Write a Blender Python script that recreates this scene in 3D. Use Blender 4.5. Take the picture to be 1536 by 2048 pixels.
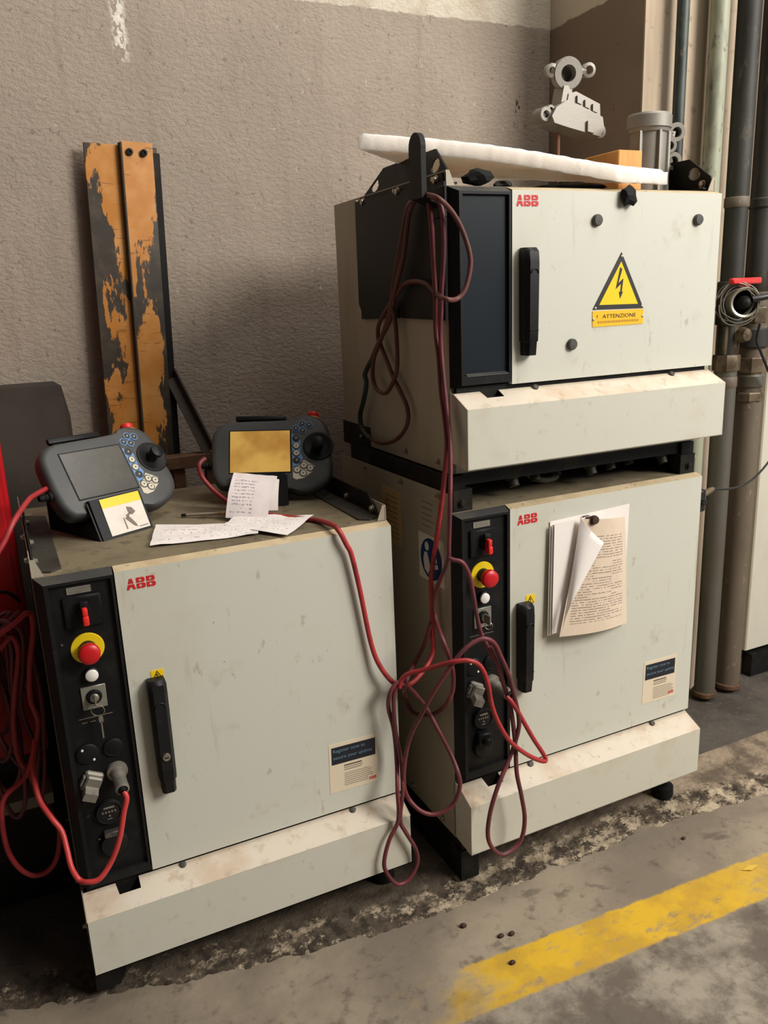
import bpy, bmesh, math, random
from mathutils import Vector, Matrix, noise as mnoise

random.seed(7)
for o in list(bpy.data.objects):
    bpy.data.objects.remove(o)
scene = bpy.context.scene
COL = scene.collection

# ------------------------------------------------------------------ camera
cam_data = bpy.data.cameras.new('camera')
cam = bpy.data.objects.new('camera', cam_data)
COL.objects.link(cam)
YAW, PITCH, ROLL, FPX = 0.4365, 0.2581, -0.0408, 1624.66
fwd = Vector((math.sin(YAW) * math.cos(PITCH), math.cos(YAW) * math.cos(PITCH), -math.sin(PITCH)))
rgt = Vector((math.cos(YAW), -math.sin(YAW), 0))
upv = rgt.cross(fwd)
r2 = rgt * math.cos(ROLL) + upv * math.sin(ROLL)
u2 = upv * math.cos(ROLL) - rgt * math.sin(ROLL)
cam.matrix_world = Matrix(((r2.x, u2.x, -fwd.x, -0.009), (r2.y, u2.y, -fwd.y, -1.5411),
                           (r2.z, u2.z, -fwd.z, 1.389), (0, 0, 0, 1)))
cam_data.sensor_fit = 'VERTICAL'
cam_data.sensor_height = 36.0
cam_data.lens = FPX / 2048 * 36.0
cam_data.clip_start = 0.02
scene.camera = cam

# ------------------------------------------------------------------ world, lights, exposure
world = bpy.data.worlds.new('workshop_air')
scene.world = world
world.use_nodes = True
bg = world.node_tree.nodes['Background']
bg.inputs[0].default_value = (0.93, 0.86, 0.78, 1)
bg.inputs[1].default_value = 0.078


def area_light(name, loc, target, size, energy, color):
    d = bpy.data.lights.new(name, 'AREA')
    d.shape = 'RECTANGLE'
    d.size, d.size_y = size
    d.energy = energy
    d.color = color
    o = bpy.data.objects.new(name, d)
    COL.objects.link(o)
    o.location = loc
    o.rotation_euler = (Vector(target) - Vector(loc)).to_track_quat('-Z', 'Y').to_euler()
    return o


area_light('roof_skylight', (3.25, -2.95, 3.35), (1.0, 0.1, 0.8), (1.6, 1.6), 265, (1.0, 0.955, 0.88))
area_light('overhead_fill', (2.0, -0.9, 4.6), (1.3, 0.0, 0.0), (2.4, 1.8), 95, (1.0, 0.96, 0.90))  # unseen fill lamp, added to brighten tops, floor and upper wall
area_light('workshop_door_daylight', (4.4, -2.2, 1.6), (1.2, 0.1, 0.8), (1.6, 2.0), 24, (0.84, 0.92, 1.0))

scene.view_settings.view_transform = 'Standard'
scene.view_settings.look = 'None'
scene.view_settings.gamma = 1
scene.view_settings.use_curve_mapping = False
scene.view_settings.exposure = -0.32


# ------------------------------------------------------------------ materials
def lin(c):
    return tuple((x / 12.92 if x <= 0.04045 else ((x + 0.055) / 1.055) ** 2.4) for x in c[:3]) + (1,)


def s255(r, g, b):
    return lin((r / 255, g / 255, b / 255))


MATS = {}


class NT:
    """small helper for node trees"""
    def __init__(self, name):
        self.m = bpy.data.materials.new(name)
        self.m.use_nodes = True
        self.t = self.m.node_tree
        self.b = self.t.nodes['Principled BSDF']
        self.tc = self.t.nodes.new('ShaderNodeTexCoord')
        MATS[name] = self.m

    def n(self, kind, **kw):
        nd = self.t.nodes.new(kind)
        for k, v in kw.items():
            setattr(nd, k, v)
        return nd

    def link(self, a, b):
        self.t.links.new(a, b)

    def math(self, op, a, b=None, c=None, clamp=False):
        nd = self.n('ShaderNodeMath', operation=op, use_clamp=clamp)
        for i, v in enumerate((a, b, c)):
            if v is None:
                continue
            if isinstance(v, (int, float)):
                nd.inputs[i].default_value = v
            else:
                self.link(v, nd.inputs[i])
        return nd.outputs[0]

    def mapping(self, scale=(1, 1, 1), loc=(0, 0, 0), out='Object'):
        mp = self.n('ShaderNodeMapping')
        mp.inputs['Scale'].default_value = scale
        mp.inputs['Location'].default_value = loc
        self.link(self.tc.outputs[out], mp.inputs[0])
        return mp.outputs[0]

    def noise(self, scale, vec=None, detail=4, rough=0.6, dist=0):
        nd = self.n('ShaderNodeTexNoise')
        nd.inputs['Scale'].default_value = scale
        nd.inputs['Detail'].default_value = detail
        nd.inputs['Roughness'].default_value = rough
        nd.inputs['Distortion'].default_value = dist
        self.link(vec if vec is not None else self.tc.outputs['Object'], nd.inputs['Vector'])
        return nd.outputs['Fac']

    def ramp(self, fac, lo, hi, smooth=True):
        nd = self.n('ShaderNodeMapRange', clamp=True)
        nd.interpolation_type = 'SMOOTHSTEP' if smooth else 'LINEAR'
        nd.inputs['From Min'].default_value = lo
        nd.inputs['From Max'].default_value = hi
        self.link(fac, nd.inputs[0])
        return nd.outputs[0]

    def mix(self, fac, a, b):
        nd = self.n('ShaderNodeMix', data_type='RGBA')
        if isinstance(fac, (int, float)):
            nd.inputs[0].default_value = fac
        else:
            self.link(fac, nd.inputs[0])
        for i, v in ((6, a), (7, b)):
            if isinstance(v, tuple):
                nd.inputs[i].default_value = v
            else:
                self.link(v, nd.inputs[i])
        return nd.outputs[2]

    def xyz(self, out='Object'):
        nd = self.n('ShaderNodeSeparateXYZ')
        self.link(self.tc.outputs[out], nd.inputs[0])
        return nd.outputs

    def bump(self, height, strength=0.3, dist=0.002, prev=None):
        nd = self.n('ShaderNodeBump')
        nd.inputs['Strength'].default_value = strength
        nd.inputs['Distance'].default_value = dist
        self.link(height, nd.inputs['Height'])
        if prev is not None:
            self.link(prev, nd.inputs['Normal'])
        self.link(nd.outputs[0], self.b.inputs['Normal'])
        return nd.outputs[0]

    def color(self, c):
        if isinstance(c, tuple):
            self.b.inputs['Base Color'].default_value = c
        else:
            self.link(c, self.b.inputs['Base Color'])

    def done(self, rough=0.6, metal=0.0, spec=0.5):
        if isinstance(rough, (int, float)):
            self.b.inputs['Roughness'].default_value = rough
        else:
            self.link(rough, self.b.inputs['Roughness'])
        self.b.inputs['Metallic'].default_value = metal
        self.b.inputs['Specular IOR Level'].default_value = spec
        return self.m


def simple(name, base, rough=0.6, metal=0.0, spots=(), bump=None, spec=0.5):
    """spots: (scale, lo, hi, colour, strength, stretch)"""
    m = NT(name)
    c = base
    for sc, lo, hi, col, fac, st in spots:
        f = m.ramp(m.noise(sc, m.mapping(st, loc=(sc * 0.37, sc * 0.11, 3.1))), lo, hi)
        f = m.math('MULTIPLY', f, fac)
        c = m.mix(f, c, col)
    m.color(c)
    if bump:
        m.bump(m.noise(bump[0], detail=5), bump[1], bump[2])
    return m.done(rough, metal, spec)


ONE = (1, 1, 1)
# painted sheet metal, with rubbed dirt and small specks
CREAM = s255(206, 205, 192)
simple('door_paint', CREAM, 0.42, spots=[
    (3.5, .48, .75, s255(190, 180, 150), .35, (1, 1, 1)), (14, .62, .8, s255(170, 155, 125), .35, (1, 1, 1)),
    (70, .68, .75, s255(110, 92, 70), .65, (1, 1, 1)), (9, .6, .78, s255(165, 150, 118), .5, (3, 3, .3)), (24, .64, .7, s255(150, 132, 100), .4, (1, 1, .5))], bump=(420, .06, .001))
simple('plinth_paint', s255(205, 202, 187), 0.55, spots=[
    (7, .5, .75, s255(190, 176, 150), .4, (1, 1, 1)), (30, .6, .74, s255(165, 146, 118), .35, (1, 1, 1)),
    (80, .68, .76, s255(105, 85, 65), .6, (1, 1, 1))], bump=(300, .08, .001))
simple('fold_dust', s255(213, 201, 183), 0.7, spots=[
    (8, .42, .66, s255(196, 172, 146), .7, (1, 1, 1)), (30, .54, .7, s255(170, 142, 112), .5, (1, 1, 1)),
    (80, .66, .75, s255(100, 80, 62), .6, (1, 1, 1))], bump=(200, .1, .001))
simple('edge_dust', s255(204, 184, 150), 0.7, spots=[
    (10, .42, .66, s255(176, 154, 120), .7, (1, 1, 1)), (60, .6, .72, s255(110, 90, 66), .6, (1, 1, 1))])
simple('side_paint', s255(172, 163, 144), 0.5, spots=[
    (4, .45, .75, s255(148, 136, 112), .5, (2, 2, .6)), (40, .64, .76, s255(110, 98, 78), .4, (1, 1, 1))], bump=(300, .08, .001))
simple('top_dust', s255(128, 116, 92), 0.8, spots=[
    (6, .42, .66, s255(88, 77, 58), .7, (1, 1, 1)), (35, .56, .72, s255(70, 58, 42), .6, (1, 1, 1)),
    (18, .6, .75, s255(158, 144, 118), .6, (1, 1, 1))], bump=(160, .2, .001))
simple('black_plastic', s255(27, 27, 28), 0.42, spots=[(12, .5, .8, s255(62, 58, 52), .4, (1, 1, 1)), (90, .66, .76, s255(100, 92, 80), .35, (1, 1, 1))], bump=(500, .08, .0006), spec=.22)
simple('panel_black', s255(20, 20, 21), 0.5, spots=[(16, .5, .8, s255(50, 46, 42), .4, (1, 1, 1))], spec=.22)
simple('bevel_black', s255(56, 55, 54), 0.55, spots=[(14, .45, .75, s255(96, 88, 76), .5, (1, 1, 1))])
simple('recess_plastic', s255(30, 36, 42), 0.34, spec=.22)
simple('dark_metal', s255(30, 29, 28), 0.55, 0.2, spots=[(10, .5, .75, s255(66, 56, 46), .6, (1, 1, 1))], bump=(120, .2, .001), spec=.22)
simple('grey_black_metal', s255(70, 66, 60), 0.6, 0.2, spots=[(9, .45, .7, s255(44, 40, 36), .7, (1, 1, 1)), (40, .6, .7, s255(120, 108, 90), .5, (1, 1, 1))], bump=(120, .2, .001))
simple('zinc', s255(176, 170, 156), 0.38, 0.85, spots=[(30, .5, .7, s255(120, 108, 90), .5, (1, 1, 1))])
simple('steel_plate', s255(152, 150, 138), 0.4, 0.5, spots=[(30, .5, .7, s255(110, 104, 92), .5, (1, 1, 1))])
simple('connector_grey', s255(128, 122, 112), 0.5, 0.3, spots=[(40, .5, .7, s255(84, 76, 66), .6, (1, 1, 1))], bump=(150, .3, .001))
simple('red_plastic', s255(196, 22, 30), 0.38, spots=[(30, .55, .75, s255(150, 20, 26), .5, (1, 1, 1))])
simple('bright_red', s255(228, 44, 40), 0.4)
simple('yellow_plastic', s255(238, 204, 24), 0.45)
simple('white_plastic', s255(236, 232, 224), 0.35)
simple('logo_red', s255(206, 30, 34), 0.5)
simple('sticker_yellow', s255(250, 208, 22), 0.32, spots=[(40, .6, .8, s255(235, 180, 20), .4, (1, 1, 1))])
simple('sticker_orange', s255(246, 190, 20), 0.4)
simple('print_black', s255(30, 27, 25), 0.5)
simple('print_faint', s255(196, 142, 30), 0.5)
simple('print_grey', s255(120, 106, 96), 0.6)
simple('sticker_cream', s255(226, 210, 184), 0.5)
simple('print_navy', s255(26, 30, 42), 0.4)
simple('print_blue_grey', s255(104, 138, 158), 0.5)
simple('print_fine', s255(150, 134, 118), 0.6)
simple('safety_blue', s255(24, 58, 112), 0.45)
simple('tag_tan', s255(206, 172, 118), 0.6, spots=[(20, .5, .7, s255(160, 124, 80), .6, (1, 1, 1))])
simple('sticker_white', s255(226, 216, 204), 0.5, spots=[(20, .5, .75, s255(196, 180, 160), .5, (1, 1, 1))])
simple('cable_red', s255(168, 48, 52), 0.45, spots=[(25, .45, .7, s255(136, 36, 40), .6, (1, 1, 1))], bump=(500, .15, .001))
simple('cable_bright', s255(196, 62, 60), 0.42, spots=[(25, .5, .75, s255(160, 42, 44), .6, (1, 1, 1))])
simple('cable_dark', s255(112, 48, 54), 0.5, spots=[(14, .42, .66, s255(74, 42, 50), .7, (1, 1, 1)), (40, .6, .75, s255(140, 80, 74), .4, (1, 1, 1))])
simple('cable_rust', s255(98, 54, 48), 0.55, spots=[(14, .42, .66, s255(86, 46, 46), .7, (1, 1, 1))])
simple('green_tape', s255(44, 62, 60), 0.5)
simple('cable_black', s255(30, 30, 32), 0.4)
simple('cable_pale', s255(150, 140, 116), 0.5)
simple('pendant_grey', s255(66, 67, 67), 0.5, spots=[(10, .45, .75, s255(88, 85, 78), .5, (1, 1, 1))], bump=(600, .08, .0006))
simple('pendant_screen_dark', s255(84, 82, 78), 0.22, spots=[(9, .4, .7, s255(102, 97, 88), .6, (1, 1, 1)), (60, .62, .75, s255(120, 112, 100), .4, (1, 1, 1))])
simple('joystick_black', s255(22, 22, 23), 0.45, spec=.22)
simple('key_dark', s255(44, 44, 46), 0.45)
simple('key_light', s255(206, 198, 176), 0.5)
simple('key_blue', s255(104, 146, 196), 0.5)
simple('rubber', s255(20, 20, 20), 0.7, spec=.22)
simple('paper', s255(244, 236, 230), 0.8, spots=[(6, .45, .75, s255(232, 214, 206), .6, (1, 1, 1))])
simple('wadding', s255(240, 226, 214), 0.95, spots=[(9, .45, .7, s255(226, 200, 186), .5, (1, 1, 1)), (50, .66, .76, s255(190, 150, 132), .5, (1, 1, 1))], bump=(220, .6, .004))
simple('wood_block', s255(226, 160, 84), 0.6, spots=[(12, .4, .7, s255(205, 132, 62), .6, (6, 6, .6))])
simple('cast_aluminium', s255(150, 145, 137), 0.55, 0.45, spots=[(12, .4, .7, s255(140, 134, 124), .6, (1, 1, 1))], bump=(180, .25, .001))
simple('cast_bore', s255(92, 86, 82), 0.5, 0.4)
simple('rusty_rod', s255(120, 78, 56), 0.7)
simple('red_cabinet_paint', s255(178, 18, 26), 0.42, spots=[(8, .5, .75, s255(130, 14, 22), .5, (1, 1, 1))])
simple('ledge_grey', s255(134, 124, 108), 0.7)
simple('board_dark', s255(70, 62, 54), 0.75, spots=[(5, .4, .7, s255(50, 44, 38), .7, (1, 1, 1)), (80, .66, .74, s255(120, 108, 92), .5, (1, 1, 1))])
simple('rust_brown', s255(104, 74, 48), 0.8, spots=[(20, .4, .7, s255(64, 44, 30), .8, (1, 1, 1))], bump=(100, .3, .001))
simple('pipe_green', s255(66, 76, 70), 0.5, spots=[(9, .45, .62, s255(42, 44, 42), .8, (1, 1, .4)), (50, .6, .72, s255(120, 112, 96), .5, (1, 1, .4))], bump=(150, .2, .001))
simple('pipe_pale', s255(158, 160, 138), 0.5, spots=[(12, .45, .62, s255(100, 98, 80), .7, (1, 1, .3)), (40, .56, .66, s255(70, 68, 56), .7, (1, 1, .5))], bump=(150, .3, .001))
simple('pipe_dark', s255(52, 51, 44), 0.6, spots=[(8, .42, .62, s255(36, 33, 28), .8, (1, 1, .4)), (40, .58, .7, s255(96, 84, 68), .5, (1, 1, .4))], bump=(150, .3, .001))
simple('pipe_rust', s255(106, 94, 80), 0.6, spots=[(6, .42, .66, s255(92, 78, 62), .8, (1, 1, .25)), (60, .6, .72, s255(150, 134, 112), .5, (1, 1, .5))], bump=(150, .2, .001))
simple('pipe_zinc', s255(102, 98, 89), 0.5, 0.35, spots=[(6, .42, .66, s255(96, 88, 76), .8, (1, 1, .25))])
simple('valve_brass', s255(120, 106, 84), 0.5, 0.4, spots=[(20, .45, .65, s255(80, 62, 48), .8, (1, 1, 1))], bump=(100, .3, .001))
simple('far_cabinet_paint', s255(206, 200, 184), 0.5, spots=[(4, .5, .75, s255(184, 172, 148), .4, (1, 1, .5))])
simple('chrome', s255(190, 190, 190), 0.25, 0.9)
simple('leaf_yellow', s255(220, 180, 70), 0.7)
simple('debris_brown', s255(64, 40, 30), 0.8)

m = NT('cable_red_dark_top')                             # red below, mixed darker with height towards the hook
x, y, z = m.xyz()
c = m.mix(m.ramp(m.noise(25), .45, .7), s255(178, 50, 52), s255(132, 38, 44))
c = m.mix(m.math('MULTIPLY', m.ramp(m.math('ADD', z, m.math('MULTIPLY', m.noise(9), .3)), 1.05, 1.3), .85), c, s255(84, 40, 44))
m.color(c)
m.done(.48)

b_ = MATS['wadding'].node_tree.nodes['Principled BSDF']   # light bleeds through the loose fibres
b_.inputs['Subsurface Weight'].default_value = 1.0
b_.inputs['Subsurface Radius'].default_value = (1, .97, .94)
b_.inputs['Subsurface Scale'].default_value = .06

# golden pendant display, its mottled gold tone set as emission
m = NT('pendant_screen_gold')
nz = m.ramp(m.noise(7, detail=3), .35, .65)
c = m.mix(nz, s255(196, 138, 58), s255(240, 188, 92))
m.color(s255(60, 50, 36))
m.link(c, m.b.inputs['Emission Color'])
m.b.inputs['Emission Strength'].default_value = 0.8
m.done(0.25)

# rough-cast wall, painted grey-brown to head height and whitish above
m = NT('wall_render')
x, y, z = m.xyz()
edge = m.math('ADD', z, m.math('MULTIPLY', m.noise(26, detail=3), .02))
top = m.ramp(edge, 2.196, 2.202)
paint = m.mix(m.ramp(m.noise(1.7, detail=5), .35, .68), s255(163, 149, 135), s255(177, 162, 147))
paint = m.mix(m.math('MULTIPLY', m.ramp(m.noise(5, m.mapping((4, 1, .35)), detail=3), .5, .74), .4), paint, s255(144, 130, 117))
paint = m.mix(m.math('MULTIPLY', m.ramp(m.noise(60, detail=2), .64, .72), .6), paint, s255(128, 111, 98))
paint = m.mix(m.math('MULTIPLY', m.ramp(m.noise(38, m.mapping((1, 1, .6), (4, 2, 7)), detail=2), .7, .73), .75), paint, s255(190, 178, 162))
low = m.math('SUBTRACT', 1.0, m.ramp(m.math('ADD', z, m.math('MULTIPLY', m.noise(9, detail=3), .03)), 1.19, 1.205))
paint = m.mix(m.math('MULTIPLY', low, .5), paint, s255(163, 144, 131))
# white paint run near the top
dx = m.math('ABSOLUTE', m.math('SUBTRACT', x, .406))
dripz = m.ramp(z, 1.985, 2.03)
drip = m.math('MULTIPLY', m.math('MULTIPLY', m.math('SUBTRACT', 1.0, m.ramp(dx, .006, .026)), dripz), m.ramp(m.noise(60, m.mapping((1, 1, .5)), detail=3), .46, .5))
paint = m.mix(drip, paint, s255(236, 228, 214))
# dark scuff by the corner
d2x = m.math('ABSOLUTE', m.math('SUBTRACT', x, 1.63))
d2z = m.math('ABSOLUTE', m.math('SUBTRACT', z, 1.945))
scuff = m.math('MULTIPLY', m.math('MULTIPLY', m.math('SUBTRACT', 1.0, m.ramp(d2x, .01, .035)), m.math('SUBTRACT', 1.0, m.ramp(d2z, .02, .06))), m.ramp(m.noise(34, m.mapping((1.6, 1, .5)), detail=2), .58, .62))
paint = m.mix(scuff, paint, s255(60, 48, 42))
white = m.mix(m.ramp(m.noise(8, detail=4), .45, .7), s255(214, 204, 186), s255(190, 176, 156))
m.color(m.mix(top, paint, white))
pits = m.math('ADD', m.math('MULTIPLY', m.ramp(m.noise(75, m.mapping((1, 1, 1.7)), detail=4), .35, .62), .7), m.math('MULTIPLY', m.noise(240, detail=2), .3))
m.bump(pits, .4, .005)
m.done(0.85, spec=.25)

m = NT('wall_smooth_brown')
x, y, z = m.xyz()
top = m.ramp(m.math('ADD', z, m.math('MULTIPLY', m.noise(20, detail=3), .02)), 2.196, 2.202)
p = m.mix(m.ramp(m.noise(2.5, detail=4), .4, .7), s255(132, 114, 98), s255(146, 127, 109))
p = m.mix(m.math('MULTIPLY', m.ramp(m.noise(40, detail=2), .66, .74), .5), p, s255(100, 86, 73))
m.color(m.mix(top, p, s255(206, 194, 174)))
m.bump(m.noise(120), .15, .002)
m.done(0.7, spec=.3)

m = NT('wall_column_plaster')
p = m.mix(m.ramp(m.noise(5, m.mapping((3, 1, .3)), detail=4), .38, .7), s255(186, 168, 146), s255(162, 144, 123))
p = m.mix(m.math('MULTIPLY', m.ramp(m.noise(30, detail=3), .6, .72), .5), p, s255(132, 108, 86))
m.color(p)
m.bump(m.noise(90), .2, .002)
m.done(0.75, spec=.3)

# concrete floor with worn yellow line
m = NT('floor_concrete')
x, y, z = m.xyz()
c = m.mix(m.ramp(m.noise(2.2, detail=6), .38, .66), s255(158, 144, 124), s255(124, 112, 98))
aisle = m.ramp(m.math('ADD', m.math('ADD', y, m.math('MULTIPLY', x, .055)), m.math('MULTIPLY', m.noise(5, detail=4), .1)), -.34, -.29)
c = m.mix(m.math('SUBTRACT', 1.0, aisle), c, m.mix(m.ramp(m.noise(4.5, detail=6, rough=.7), .42, .62), s255(104, 94, 84), s255(156, 146, 130)))
c = m.mix(m.math('MULTIPLY', m.ramp(m.noise(26, detail=5), .54, .72), .6), c, s255(84, 74, 64))
c = m.mix(m.math('MULTIPLY', m.ramp(m.noise(7, m.mapping((1, 2.2, 1), (2, 5, 1)), detail=4), .58, .72), .55), c, s255(78, 68, 60))
line = m.math('ADD', m.math('ADD', y, m.math('MULTIPLY', x, .052)), m.math('MULTIPLY', m.math('SUBTRACT', m.noise(30, detail=4), .5), .02))
on = m.math('MULTIPLY', m.ramp(line, -.372, -.362), m.math('SUBTRACT', 1.0, m.ramp(line, -.252, -.243)))
fade = m.ramp(m.math('ADD', x, m.math('MULTIPLY', m.math('SUBTRACT', m.noise(9, detail=4), .5), .55)), .60, .80)
fade2 = m.math('SUBTRACT', 1.0, m.math('MULTIPLY', m.ramp(x, 1.3, 1.75), .45))
wear = m.math('SUBTRACT', 1.0, m.math('MULTIPLY', m.ramp(m.noise(22, m.mapping((.6, 1.6, 1)), detail=5, rough=.7), .52, .7), .75))
on = m.math('MULTIPLY', m.math('MULTIPLY', on, fade), m.math('MULTIPLY', wear, fade2))
yel = m.mix(m.ramp(m.noise(9, detail=4), .4, .65), s255(214, 172, 42), s255(190, 150, 50))
m.color(m.mix(on, c, yel))
m.bump(m.math('ADD', m.noise(60, detail=5), m.math('MULTIPLY', m.noise(300), .4)), .3, .003)
m.done(0.72, spec=.35)

m = NT('kerb_concrete')
x, y, z = m.xyz()
topc = m.mix(m.ramp(m.noise(12, detail=6), .4, .64), s255(168, 150, 128), s255(112, 98, 84))
topc = m.mix(m.math('MULTIPLY', m.math('SUBTRACT', 1.0, m.ramp(m.math('ADD', x, m.math('MULTIPLY', m.noise(6), .5)), 1.15, 1.85)), .8), topc, s255(74, 65, 56))  # painted shade plus grime: kerb top darkened where the cabinets stand over it
chips = m.ramp(m.math('ADD', m.noise(14, m.mapping((1, 1.5, 1)), detail=9, rough=.8), m.math('MULTIPLY', m.ramp(x, .3, 1.2), .06)), .53, .60)
face = m.mix(m.ramp(m.noise(40, detail=5), .35, .65), s255(62, 54, 46), s255(100, 88, 75))
face = m.mix(chips, face, m.mix(m.ramp(m.noise(30, detail=4), .4, .6), s255(200, 182, 156), s255(152, 136, 114)))
onface = m.math('SUBTRACT', 1.0, m.ramp(m.math('ADD', z, m.math('MULTIPLY', m.math('SUBTRACT', m.noise(25, detail=4), .5), .012)), -.005, .001))
m.color(m.mix(onface, topc, face))
m.bump(m.noise(55, detail=7, rough=.7), .9, .01)
m.done(0.85, spec=.2)

m = NT('floor_asphalt')
c = m.mix(m.ramp(m.noise(5, detail=6), .4, .65), s255(88, 82, 76), s255(70, 64, 58))
c = m.mix(m.math('MULTIPLY', m.ramp(m.noise(60, detail=4), .58, .7), .5), c, s255(118, 104, 90))
m.color(c)
m.bump(m.noise(150, detail=5), .5, .003)
m.done(0.8, spec=.25)

# flaked orange enamel over black steel: the patches follow each face, bare towards the edges
m = NT('flaked_orange')
x, y, z = m.xyz()
n1 = m.noise(6, m.mapping((1.6, 1.6, .55)), detail=7, rough=.62)
e1 = m.math('ABSOLUTE', m.math('SUBTRACT', x, m.math('SUBTRACT', .056, m.math('MULTIPLY', z, -.012))))
keep = m.ramp(m.math('SUBTRACT', n1, m.math('MULTIPLY', e1, 2.7)), .325, .345)
org = m.mix(m.ramp(m.noise(11, detail=4), .35, .7), s255(194, 124, 40), s255(210, 148, 78))
org = m.mix(m.math('MULTIPLY', m.ramp(m.noise(16, m.mapping((1, 1, 6)), detail=3), .62, .7), .6), org, s255(120, 70, 30))
blk = m.mix(m.ramp(m.noise(20), .4, .7), s255(54, 45, 36), s255(78, 66, 53))
m.color(m.mix(keep, blk, org))
m.bump(keep, .4, .001)
m.done(0.5)

# printed page and handwritten note: lines of print laid out on the sheet
def print_mat(name, lines, ink, paper, m0, m1, gap, dist):
    m = NT(name)
    u, v, w = m.xyz('UV')
    vv = m.math('MULTIPLY', m.math('ADD', v, m.math('MULTIPLY', m.math('SUBTRACT', m.noise(6, m.tc.outputs['UV']), .5), dist)), lines)
    row = m.math('FLOOR', vv)
    fr = m.math('FRACT', vv)
    band = m.math('MULTIPLY', m.math('GREATER_THAN', fr, .34), m.math('LESS_THAN', fr, .72))
    cb = m.n('ShaderNodeCombineXYZ')
    m.link(m.math('MULTIPLY', u, 34), cb.inputs[0])
    m.link(m.math('MULTIPLY', row, 7.31), cb.inputs[1])
    words = m.math('GREATER_THAN', m.noise(1.0, cb.outputs[0], detail=1), gap)
    cb2 = m.n('ShaderNodeCombineXYZ')
    m.link(m.math('MULTIPLY', row, 3.17), cb2.inputs[0])
    m.link(m.math('FLOOR', m.math('MULTIPLY', u, 3.0)), cb2.inputs[1])
    rows = m.math('GREATER_THAN', m.noise(1.0, cb2.outputs[0], detail=0), .42)
    mar = m.math('MULTIPLY', m.math('GREATER_THAN', u, m0), m.math('LESS_THAN', u, m1))
    mv = m.math('MULTIPLY', m.math('GREATER_THAN', v, .1), m.math('LESS_THAN', v, .86))
    f = m.math('MULTIPLY', m.math('MULTIPLY', band, words), m.math('MULTIPLY', m.math('MULTIPLY', mar, mv), rows))
    p = m.mix(m.ramp(m.noise(3, m.tc.outputs['UV'], detail=3), .4, .7), paper, tuple(a * .93 for a in paper[:3]) + (1,))
    m.color(m.mix(m.math('MULTIPLY', f, .62), p, ink))
    return m.done(.85, spec=.2)


print_mat('printed_page', 44, s255(70, 60, 58), s255(226, 206, 184), .08, .9, .44, .01)
print_mat('hand_note', 13, s255(110, 90, 110), s255(240, 228, 226), .08, .6, .5, .06)
print_mat('crumpled_note', 9, s255(178, 156, 156), s255(248, 240, 236), .06, .9, .56, .12)


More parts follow.
